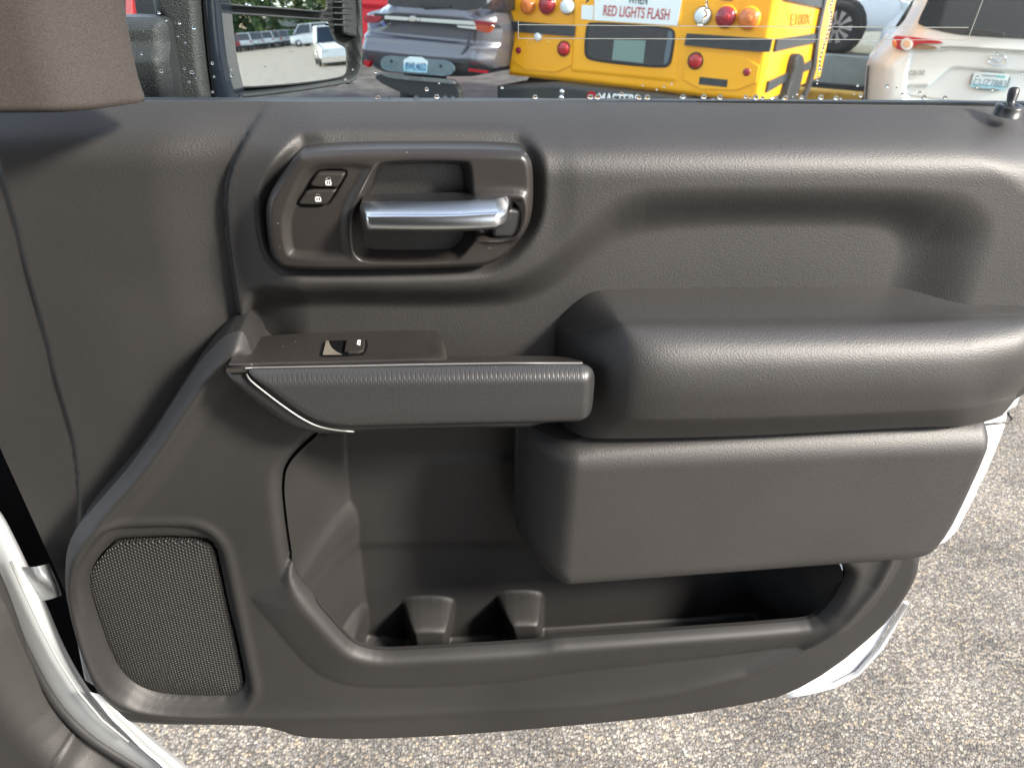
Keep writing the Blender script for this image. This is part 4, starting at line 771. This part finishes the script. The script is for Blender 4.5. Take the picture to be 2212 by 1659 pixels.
gp('bumper_lip', [(320, 1000), (640, 1045), (1240, 1095), (1340, 1120), (1380, 1170), (1210, 1145), (620, 1100), (400, 1065)], .19, .02, vary(mat("satin_skid_plate", (.17, .18, .18), .35, .4), (.14, .15, .15), (.2, .21, .21), 8), 1)
text_on('emblem_lettering', 'CHEVROLET', GF, (400, 365), (535, 372), (400, 338), ZG, .176, DARKP, suv)
gp('bow_emblem', [(690, 250), (740, 240), (750, 225), (820, 232), (815, 250), (880, 262), (875, 290), (815, 285), (805, 305), (735, 298), (740, 280), (685, 275)], .193, .008, CHROME, 0)
gp('blue_badge', [(355, 325), (385, 325), (385, 358), (355, 356)], .176, .006, mat("badge_blue", (.10, .16, .6), .3), 1)
gf2 = Frame(GF.at(so1[12][0] if False else max(q[0] for q in so1)-.02, 0, 0), rad(128.4-90))
if np.dot(gf2.n, CAM-gf2.O) < 0: gf2.n = -gf2.n
wc = gf2.at(0, .03, 0)
wheel(suv, wc+GF.f*.85+np.array([0, 0, .37]), gf2.n, .37, .12); wheel(suv, wc+GF.f*3.6+np.array([0, 0, .37]), gf2.n, .37, .12)
wcl = GF.at(min(q[0] for q in so1)+.02, 0, 0)
wheel(suv, wcl+GF.f*.85+np.array([0, 0, .37]), -gf2.n, .37, .12, detail=False); wheel(suv, wcl+GF.f*3.6+np.array([0, 0, .37]), -gf2.n, .37, .12, detail=False)
box('underbody', tuple(GF.at(.6, -2.0, .25)), (.3, .3, .2), UNDER, suv)
onp('side_window', gf2, [(1700, 130), (1880, -20), (2200, -60), (2200, 150)], ZG, .002, .008, TINT, suv, 0)

# ---- red vehicle behind the mirror
RP = paint("red_paint", (.62, .012, .028), .25)
RF = Frame(ground(690, 128), rad(124))
if np.dot(RF.n, CAM-RF.O) < 0: RF.n = -RF.n
RF.f = -RF.n
red = thing('red_truck', 'bright red pickup truck mostly hidden behind the tow mirror', 'pickup truck', tuple(RF.O))
rp = [RF.uv(x, y) for x, y in [(275, -150), (275, 70), (300, 95), (760, 118), (858, 128), (875, 60), (868, -150)]]
relief('body', chaikin(rp, 0), lambda X, Z, d: .08*rnd(d/.1)-.03*np.exp(-((Z-RF.uv(800, 85)[1])/.03)**2)+.03*ss(Z, RF.uv(800, 18)[1], RF.uv(800, 10)[1]), .02, -4.8, RP, red, RF.mp)
onp('cab_edge', RF, [(262, -150), (262, 42), (276, 42), (276, -150)], lambda x, y: (x, y), .02, .05, DARKP, red, 0)
onp('side_molding', RF, [(276, -150), (276, 42), (290, 42), (286, -150)], lambda x, y: (x, y), .05, .05, paint("pale_red_edge", (.72, .16, .16)), red, 0)
onp('tail_light', RF, [(276, 32), (290, 34), (290, 60), (276, 60)], lambda x, y: (x, y), .08, .04, CLR, red, 0)
onp('rear_bumper', RF, [(300, 90), (870, 118), (866, 175), (300, 150)], lambda x, y: (x, y), .0, .14, UNDER, red, 0, .02)
onp('bumper_lamp', RF, [(790, 128), (812, 130), (812, 146), (790, 144)], lambda x, y: (x, y), .14, .03, mat("yellow_lens", (.55, .5, .12), .3), red, 1)
for uu in (.35, 3.2): wheel(red, RF.at(rp[2][0]+uu, -.9, .39), RF.ex if uu > 1 else -RF.ex, .39, .13, detail=False)

# ---- white SUV on the right
WF = frame_from((2107, 165), (2188, 175), .33, 121.0); SW_ = 2212/445
WP = paint("pearl_white_paint", (.74, .76, .74), .2)
wsu = car_root(WF, 'white_suv', 'pearl white SUV seen from behind at the right edge with its number plate showing', 'SUV')
ws = [WF.uv(*ZW(*q)) for q in [(285, 1500), (262, 1340), (300, 800), (330, 700), (420, 580), (600, 430), (700, 340), (800, 180), (900, 20), (1000, -300), (1200, -620), (2900, -620), (3200, 0), (3400, 480), (3420, 1000), (3380, 1560)]]
LP_ = [WF.uv(*ZW(*q)) for q in [(780, 1020), (1040, 1016), (1180, 900), (1300, 815), (1360, 800), (2212, 852), (3100, 900), (3100, 1400), (800, 1200), (770, 1120)]]
UPB = [WF.uv(*ZW(*q)) for q in [(860, 600), (1190, 590), (1330, 575), (2212, 620), (3300, 680), (3300, 1300), (780, 1300), (765, 1080), (800, 800)]]
def h_ws(X, Z, d):
    h = .22*rnd(d/.30); h = h - .03*ss(sdf(X, Z, LP_), -.012, .02) - .035*ss(sdf(X, Z, UPB), -.006, .010); return h
relief('body', chaikin(ws, 1), h_ws, .014, -4.5, WP, wsu, WF.mp)
def wp(nm, pts, off, th, mt, k=1, bev=.004, par=None): return onp(nm, WF, pts, ZW, off, th, mt, par or wsu, k, bev)
wp('rear_window', [(925, 275), (960, 180), (1030, 40), (1120, -180), (1300, -420), (2900, -420), (3000, 500), (2212, 476), (1990, 468), (1500, 436), (1290, 405), (1100, 360), (1010, 330), (935, 300)], .225, .008, TINT)
wp('window_frit', [(1040, 332), (1500, 336), (1540, 345), (1540, 432), (1300, 402), (1120, 362)], .2335, .002, UNDER, 0)
wp('wiper', [(1550, 345), (1800, 360), (1960, 395), (1985, 425), (1970, 442), (1700, 425), (1560, 420)], .24, .03, DARKP, 1, .01)
tl = wp('tail_light', [(640, 428), (760, 440), (900, 452), (1100, 478), (1250, 512), (1180, 530), (960, 525), (900, 545), (860, 590), (780, 616), (680, 600), (625, 560), (612, 510)], .20, .05, REDL, 1)
wp('lamp_ring', ell(792, 540, 74, 74, 24), .252, .006, CLR, 0, .002, tl); wp('lamp_core', ell(792, 536, 46, 48, 24), .259, .004, mat("warm_lens", (.55, .35, .22), .3), 0, .002, tl)
wp('tail_light', [(905, 530), (960, 530), (1180, 572), (1120, 602), (980, 602), (870, 595)], .20, .045, mat("smoked_amber_lens", (.22, .12, .06), .2, coat=.5), 1, label if False else .004)
wp('outer_lens', [(612, 500), (640, 470), (670, 520), (665, 585), (630, 565)], .245, .01, AMB, 1)
wp('chrome_strip', [(1180, 572), (1330, 555), (2212, 606), (3100, 660), (3100, 690), (2212, 632), (1340, 582), (1210, 592)], .213, .012, mat("grey_strip", (.26, .27, .25), .3), 1, .003)
em = mk('emblem_ring', [], [], None, wsu) if False else None
ec = [WF.V(*ZW(*q), .215) for q in ell(1885, 727, 106, 70, 40)]; emb = tube('emblem_ring', ec+[ec[0]], .0065, CHROME, wsu)
tube('emblem_wing', [WF.V(*ZW(*q), .216) for q in [(1790, 695), (1820, 712), (1850, 722), (1885, 758), (1920, 724), (1950, 712), (1980, 700)]], [.003, .006, .008, .009, .008, .006, .003], CHROME, emb)
text_on('badge_lettering', 'CX-50', WF, (815, 912), (1005, 912), (822, 852), ZW, .196, mat("badge_chrome", (.55, .54, .5), .2, .8), wsu, .02, .006)
pf = wp('licence_plate', [(1598, 850), (2062, 886), (1998, 1114), (1532, 1075)], .160, .03, vary(mat("plate_frame", (.2, .22, .22), .3, .5), (.16, .18, .18), (.25, .27, .27), 9), 1)
wp('plate_face', [(1615, 872), (2040, 905), (1982, 1095), (1555, 1058)], .1905, .002, mat("plate_pale", (.66, .74, .74), .35), 0, 0, pf)
wp('plate_band', [(1572, 1010), (2000, 1046), (1982, 1093), (1556, 1057)], .1928, .001, mat("plate_sky", (.34, .60, .68), .35), 0, 0, pf)
text_on('lettering', 'CUZ7883', WF, (1590, 1035), (1985, 1068), (1612, 948), ZW, .1945, mat("plate_text", (.12, .19, .26), .5), pf, .0)
text_on('lettering', 'WASHINGTON', WF, (1700, 925), (1870, 938), (1704, 900), ZW, .1945, bpy.data.materials["plate_text"], pf, .0)
wp('plate_decal', [(1880, 915), (1990, 922), (1978, 950), (1870, 942)], .1935, .001, mat("decal_teal", (.15, .45, .45), .4), 0, 0, pf)
tube('tailgate_gap', [WF.V(*ZW(*q), o_) for q, o_ in zip([(862, 600), (845, 680), (800, 850), (765, 1050), (768, 1110), (790, 1140), (850, 1160), (1200, 1205), (1700, 1260)], [.18]*2+[.182]*3+[.185]*4)], .004, mat("grey_gap", (.22, .22, .20), .5), wsu)
WS2 = Frame(WF.at(min(q[0] for q in ws), 0, 0), rad(121-90)); WS2.n = WS2.n if np.dot(WS2.n, -WF.ex) > 0 else -WS2.n
onp('quarter_window', WF, [(640, 345), (700, 250), (800, 90), (860, 0), (890, 0), (830, 130), (760, 260), (690, 330)], ZW, .16, .03, TINT, wsu, 1, .006)
tube('side_crease', [WF.V(*ZW(*q), .12) for q in [(345, 690), (420, 600), (520, 480), (570, 410)]], .012, WP, wsu)
onp('wheel_opening', WF, [(262, 1500), (285, 1200), (300, 1000), (318, 800), (332, 790), (322, 1000), (305, 1250), (290, 1500)], ZW, .02, .05, UNDER, wsu, 0)
umn, umx = min(q[0] for q in ws), max(q[0] for q in ws)
for uu, sg_ in ((umn+.05, -1), (umx-.05, 1)):
    for fw in (-.8, -3.6): wheel(wsu, WF.at(uu, fw, .38), WF.ex*sg_, .38, .12, detail=False)

# ---- raised lot with its low wall, yellow kerb
gz = ground(1790, 165); dn = np.array([math.sin(rad(34)), math.cos(rad(34)), 0]); ex_ = np.array([math.sin(rad(121)), math.cos(rad(121)), 0])
def zat(px, py, s): d = ray(px, py); return CAM[2]+d[2]*s/np.hypot(d[0], d[1])
D0 = 13.2; ZR = zat(1790, 120, D0); b0 = bearing(1790, 120); W0 = np.array([math.sin(b0), math.cos(b0), 0])*D0
def slab(name, u0, u1, v0, v1, z0, z1, mt, parent=None, O=W0, bev=0.0):
    nn = np.array([-ex_[1], ex_[0], 0]); nn = nn if np.dot(nn, O) > 0 else -nn; V = []
    for z in (z0, z1):
        for a_, b_ in ((u0, v0), (u1, v0), (u1, v1), (u0, v1)): V.append(O+ex_*a_+nn*b_+np.array([0, 0, z]))
    return mk(name, V, [(0, 1, 2, 3), (4, 5, 6, 7), (0, 1, 5, 4), (1, 2, 6, 5), (2, 3, 7, 6), (3, 0, 4, 7)], mt, parent, False)
CONC = vary(mat("pale_concrete", (.33, .35, .31), .8), (.28, .30, .27), (.38, .40, .36), 3, 5); LOTM = vary(mat("old_asphalt", (.15, .155, .13), .85), (.11, .115, .10), (.20, .20, .17), 5, 8)
l_ = slab('upper_lot', -30, 7, .25, 60, 0, ZR-.004, LOTM); l_['kind'] = 'structure'
wl = slab('retaining_wall', -6, 7, 0, .25, 0, ZR, CONC); tag(wl, 'low pale concrete retaining wall between the bus and the white SUV', 'retaining wall')
slab('wall_footing', -6, 7, -.12, -.002, 0, ZR*.33, mat("dark_footing", (.035, .037, .04), .5), wl)  # dark strip along the wall's foot
kd = 11.6; bk = bearing(1742, 205); KO = np.array([math.sin(bk), math.cos(bk), 0])*kd
kb = box('parking_kerb', (0, 0, 0), (1.9, .22, .2), vary(mat("kerb_yellow", (.66, .36, .04), .6), (.58, .30, .03), (.72, .42, .06), 7, 5), None, .03)
zk = zat(1742, 190, kd); kb.location = KO+ex_*.45+np.array([0, 0, zk-.1]); kb.rotation_euler = (0, 0, -rad(121-90)); tag(kb, 'yellow painted parking kerb on the asphalt beside the bus', 'parking kerb')

# ---- generic cars
def car(name, lab, cat, pos, fwd_b, pm, L=4.6, Wd=1.85, H=1.68, kind='suv', grp=None, light=True, det=False):
    r = thing(name, lab, cat, tuple(pos), -fwd_b, grp, wc=False); h2, w2 = L/2, Wd/2; belt = H*.58
    def bodyloft(nm, st, mt):
        G = [[(x*w2, y, z) for x, z in sec] for y, sec in st]; o = loft(nm, G, mt, r, 1, map_p=False); return o
    def sec(wb, wt, zb_, zt_): return [(-wb, zb_), (-wb, zb_), (-wb*1.02, (zb_+zt_)/2), (-wt, zt_), (-wt, zt_), (0, zt_+.02), (wt, zt_), (wt, zt_), (wb*1.02, (zb_+zt_)/2), (wb, zb_), (wb, zb_)]
    hood = belt*.97
    st = [(-h2, sec(.90, .86, .42, belt*.9)), (-h2, sec(.90, .86, .42, belt*.9)), (-h2+.12, sec(.97, .93, .3, belt)), (-h2*.3, sec(.98, .95, .28, belt)), (h2*.3, sec(.98, .95, .28, belt)), (h2*.5, sec(.98, .93, .3, hood)), (h2-.25, sec(.94, .84, .32, hood*.9)), (h2, sec(.86, .74, .40, hood*.72)), (h2, sec(.86, .74, .40, hood*.72))]
    b_ = bodyloft('body', st, pm)
    for yy, sc in ((-h2, st[0]), (h2, st[-1])):
        mk('end_panel', [(x*w2, yy, z) for x, z in sc[1]], [tuple(range(len(sc[1])))], pm, r, False)
    y0, y1 = -h2+.25, h2*.38
    if kind == 'pickup': y0 = -h2*.12
    if kind == 'van': y1 = h2*.72
    g0 = [(y0, belt), (y0+.32, H-.04), (y1-.55, H-.04), (y1+.15, belt)]
    V = []; 
    for y, z in g0:
        ww = w2*(.93 if z < H-.1 else .78)
        V += [(-ww, y, z-.02), (ww, y, z-.02)]
    mk('windows', V, [(0, 2, 4, 6), (1, 7, 5, 3), (0, 1, 3, 2), (4, 5, 7, 6), (2, 3, 5, 4)], TINT, r, False)
    box('roof', (0, (g0[1][0]+g0[2][0])/2, H-.03), (Wd*.79, g0[2][0]-g0[1][0]+.06, .07), pm, r, .02)
    for s_ in (-1, 1):
        for (ya, za), (yb, zb2) in ((g0[0], g0[1]), (g0[3], g0[2]), ((0, belt), (-.05, H-.05))):
            tube('pillar', [(s_*w2*.94, ya, za), (s_*w2*.79, yb, zb2)], .045, pm, r, 6)
    if kind == 'pickup':
        box('cargo_bed', (0, (-h2+y0)/2+.05, belt+.03), (Wd*.9, (y0+h2)*.85, .02), UNDER, r)
    if light:
        for s_ in (-1, 1):
            box('tail_light', (s_*w2*.80, -h2-.005, belt*.85), (.22, .06, .26 if kind != 'suv' else .16), REDL, r, .015)
            box('head_light', (s_*w2*.66, h2-.03, hood*.70), (.34, .10, .12), CLR, r, .02)
        box('licence_plate', (0, -h2-.02, .78), (.32, .02, .16), SIGNW, r)
        box('rear_bumper', (0, -h2+.02, .46), (Wd*.92, .16, .24), UNDER if kind != 'white' else pm, r, .03)
    for s_ in (-1, 1):
        for yy in (-h2*.62, h2*.62):
            lathe('wheel_arch', [(.42, -.05), (.42, .012), (.37, .016)], (s_*w2*.955, yy, .37), (s_, 0, 0), UNDER, r, 24)
            wheel(r, (s_*w2*.985, yy, .355), (1, 0, 0), .355, .11, 10, s_, det)
    return r
WHT, SIL, MAR = paint("lot_white", (.74, .76, .78)), paint("lot_silver", (.42, .45, .46), .25, .5), paint("lot_maroon", (.22, .012, .02))
# white car up on the raised lot: its front wheel shows past the bus corner
sW = 13.6; wz = zat(1800, 115, sW); bw = bearing(1795, 112); wpnt = np.array([math.sin(bw)*sW, math.cos(bw)*sW, ZR])
fw = rad(118); Lc, Wc = 4.7, 1.9; fv = np.array([math.sin(fw), math.cos(fw), 0]); rv = np.array([fv[1], -fv[0], 0]); rv = rv if np.dot(rv, -wpnt) > 0 else -rv
fc = car('lot_suv', 'white SUV on the raised lot behind the bus, only its front wheel and fender showing', 'SUV', wpnt-fv*Lc/2*.62-rv*Wc/2*.97, fw, WHT, Lc, Wc, 1.7, det=True)

# ================================================================== WHAT THE MIRROR SHOWS (stands behind the camera)
def mir_ground(px, py, z=0.0):
    d = ray(px, py); p = CAM+d*(np.dot(MGC-CAM, MGN)/np.dot(d, MGN)); r = d-2*np.dot(d, MGN)*MGN
    if r[2] > -1e-4: r[2] = -1e-4
    return p+r*((z-p[2])/r[2]), math.atan2(r[0], r[1])
grp = 'vehicles parked in a row across the lot behind the truck'
rowdef = [((190, 770), MAR, 'suv', 'dark red SUV at the end of the row in the mirror'), ((365, 745), WHT, 'suv', 'white SUV next to the dark red one in the mirror row'), ((545, 725), SIL, 'suv', 'silver SUV third from the left in the mirror row'),
          ((695, 705), WHT, 'suv', 'small white SUV fourth from the left in the mirror row'), ((820, 692), SIL, 'pickup', 'pale pickup fifth in the mirror row'), ((925, 676), SIL, 'suv', 'grey SUV left of the tall white truck in the mirror'),
          ((1062, 655), WHT, 'pickup', 'white pickup with a box behind it in the mirror row'), ((1212, 628), MAR, 'pickup', 'dark red pickup far along the mirror row')]
for (mx_, my_), pm_, kd_, lb_ in rowdef:
    q_, rb = mir_ground(*ZM(mx_, my_)); car('parked_'+('truck' if kd_ == 'pickup' else 'suv'), lb_, 'pickup truck' if kd_ == 'pickup' else 'SUV', (q_[0], q_[1], 0), rb+rad(6), pm_, 4.8, 1.95, 1.8, kd_, grp)
q_, rb = mir_ground(*ZM(1450, 668)); car('passenger_van', 'white van with red lettering standing out from the row in the mirror', 'van', (q_[0], q_[1], 0), rb+rad(62), WHT, 5.2, 1.95, 2.2, 'van')
q_, rb = mir_ground(*ZM(1740, 930)); car('near_suv', 'nearest white SUV with black bumper at the edge of the mirror', 'SUV', (q_[0], q_[1], 0), rb+rad(184), WHT, 4.8, 1.9, 1.75, 'suv')
# pylon sign, box trucks, green road sign
def mpost(mx_, my_, far=1.0): q_, rb = mir_ground(*ZM(mx_, my_)); q_ = q_*far; return np.array([q_[0], q_[1], 0]), rb
q_, rb = mpost(655, 690, 1.12); dist = np.linalg.norm(q_); pxm = dist/FPX
py_ = thing('pylon_sign', 'tall white pylon sign with a gold cross emblem seen in the mirror', 'sign', tuple(q_), -rb, wc=False)
box('sign_panel', (0, 0, 4.6), (1.6, .3, 2.4), SIGNW, py_, .04); box('post', (0, 0, 1.7), (.4, .25, 3.4), CONC, py_, .02)
GOLD = mat("gold_emblem", (.55, .36, .04), .3); e1 = box('emblem', (0, -.17, 4.95), (1.1, .03, .3), GOLD, py_, .01); box('emblem_bar', (0, -.18, 4.95), (.42, .03, .62), GOLD, e1, .01)
for mxx, wd, hh, nm, lb_ in ((860, 4.6, 1.5, 'banner_board', 'wide white banner board behind the parked row in the mirror'), (1075, 3.0, 1.7, 'white_container', 'white box container above the pickups in the mirror')):
    q_, rb = mpost(mxx, 655, 1.1); t_ = thing(nm, lb_, 'board' if nm[0] == 'b' else 'container', tuple(q_), -rb, wc=False)
    box('panel', (0, 0, 3.0), (wd, .4 if nm[0] == 'b' else 2, hh), SIGNW, t_, .03)
    for s_ in (-1, 1): box('leg', (s_*wd*.4, 0, 1.1), (.15, .15, 2.2), RAIL, t_)
q_, rb = mpost(1245, 640, 1.15); t_ = thing('road_sign', 'small green road sign before the trees in the mirror', 'road sign', tuple(q_), -rb, wc=False)
box('sign_panel', (0, 0, 5.4), (1.3, .08, 1.6), mat("sign_green", (.03, .32, .16), .4), t_, .02); box('post', (0, .1, 2.3), (.12, .12, 4.6), RAIL, t_)
# woodland: a deep belt of leaf clumps behind the row
LEAF = bpy.data.materials.new("foliage"); LEAF.use_nodes = True; N, L, b = nodes(LEAF); b.inputs["Roughness"].default_value = .7
tc = N.new("ShaderNodeTexCoord"); n1 = N.new("ShaderNodeTexNoise"); n1.inputs["Scale"].default_value = .16; n1.inputs["Detail"].default_value = 5; n2 = N.new("ShaderNodeTexNoise"); n2.inputs["Scale"].default_value = 1.6
cr = N.new("ShaderNodeValToRGB"); E_ = cr.color_ramp.elements; E_[0].position = .38; E_[0].color = (.018, .045, .018, 1); E_[1].position = .68; E_[1].color = (.14, .17, .04, 1); e = E_.new(.52); e.color = (.045, .085, .028, 1)
ad = N.new("ShaderNodeMath"); ad.operation = 'MULTIPLY_ADD'; ad.inputs[1].default_value = .35; L.new(tc.outputs["Object"], n1.inputs[0]); L.new(tc.outputs["Object"], n2.inputs[0]); L.new(n2.outputs["Fac"], ad.inputs[0]); L.new(n1.outputs["Fac"], ad.inputs[2])
sb_ = N.new("ShaderNodeMath"); sb_.operation = 'SUBTRACT'; sb_.inputs[1].default_value = .17; L.new(ad.outputs[0], sb_.inputs[0]); L.new(sb_.outputs[0], cr.inputs[0]); L.new(cr.outputs[0], b.inputs["Base Color"])
V = []; Fc = []
for i in range(330):
    an = rad(rng.uniform(45, 115)); ds = rng.uniform(112, 150); tx, ty = ds*math.sin(an), ds*math.cos(an); H_ = rng.uniform(11, 24); R_ = rng.uniform(2.0, 3.6); con = rng.random() < .6
    for j in range(150):
        t = rng.random(); z = .6+t*(H_-.6); rr_ = R_*((1-t) if con else math.sin(math.pi*min(1, t*.9+.08))**.6)*(.35+.65*rng.random()**.5)+.1; a2 = rng.uniform(0, 6.283)
        c = np.array([tx+rr_*math.cos(a2), ty+rr_*math.sin(a2), z]); s_ = rng.uniform(.35, .85); v = rng.normal(size=(3, 3)); v /= np.linalg.norm(v, axis=1)[:, None]; k = len(V)
        V += [c+v[0]*s_, c+v[1]*s_, c+v[2]*s_, c-v[0]*s_*.8]; Fc += [(k, k+1, k+2), (k+1, k+2, k+3)]
wd_ = mk('woodland', V, Fc, LEAF, None, False); wd_['kind'] = 'stuff'; tag(wd_, 'belt of mixed evergreen woodland behind the car lot', 'woodland')
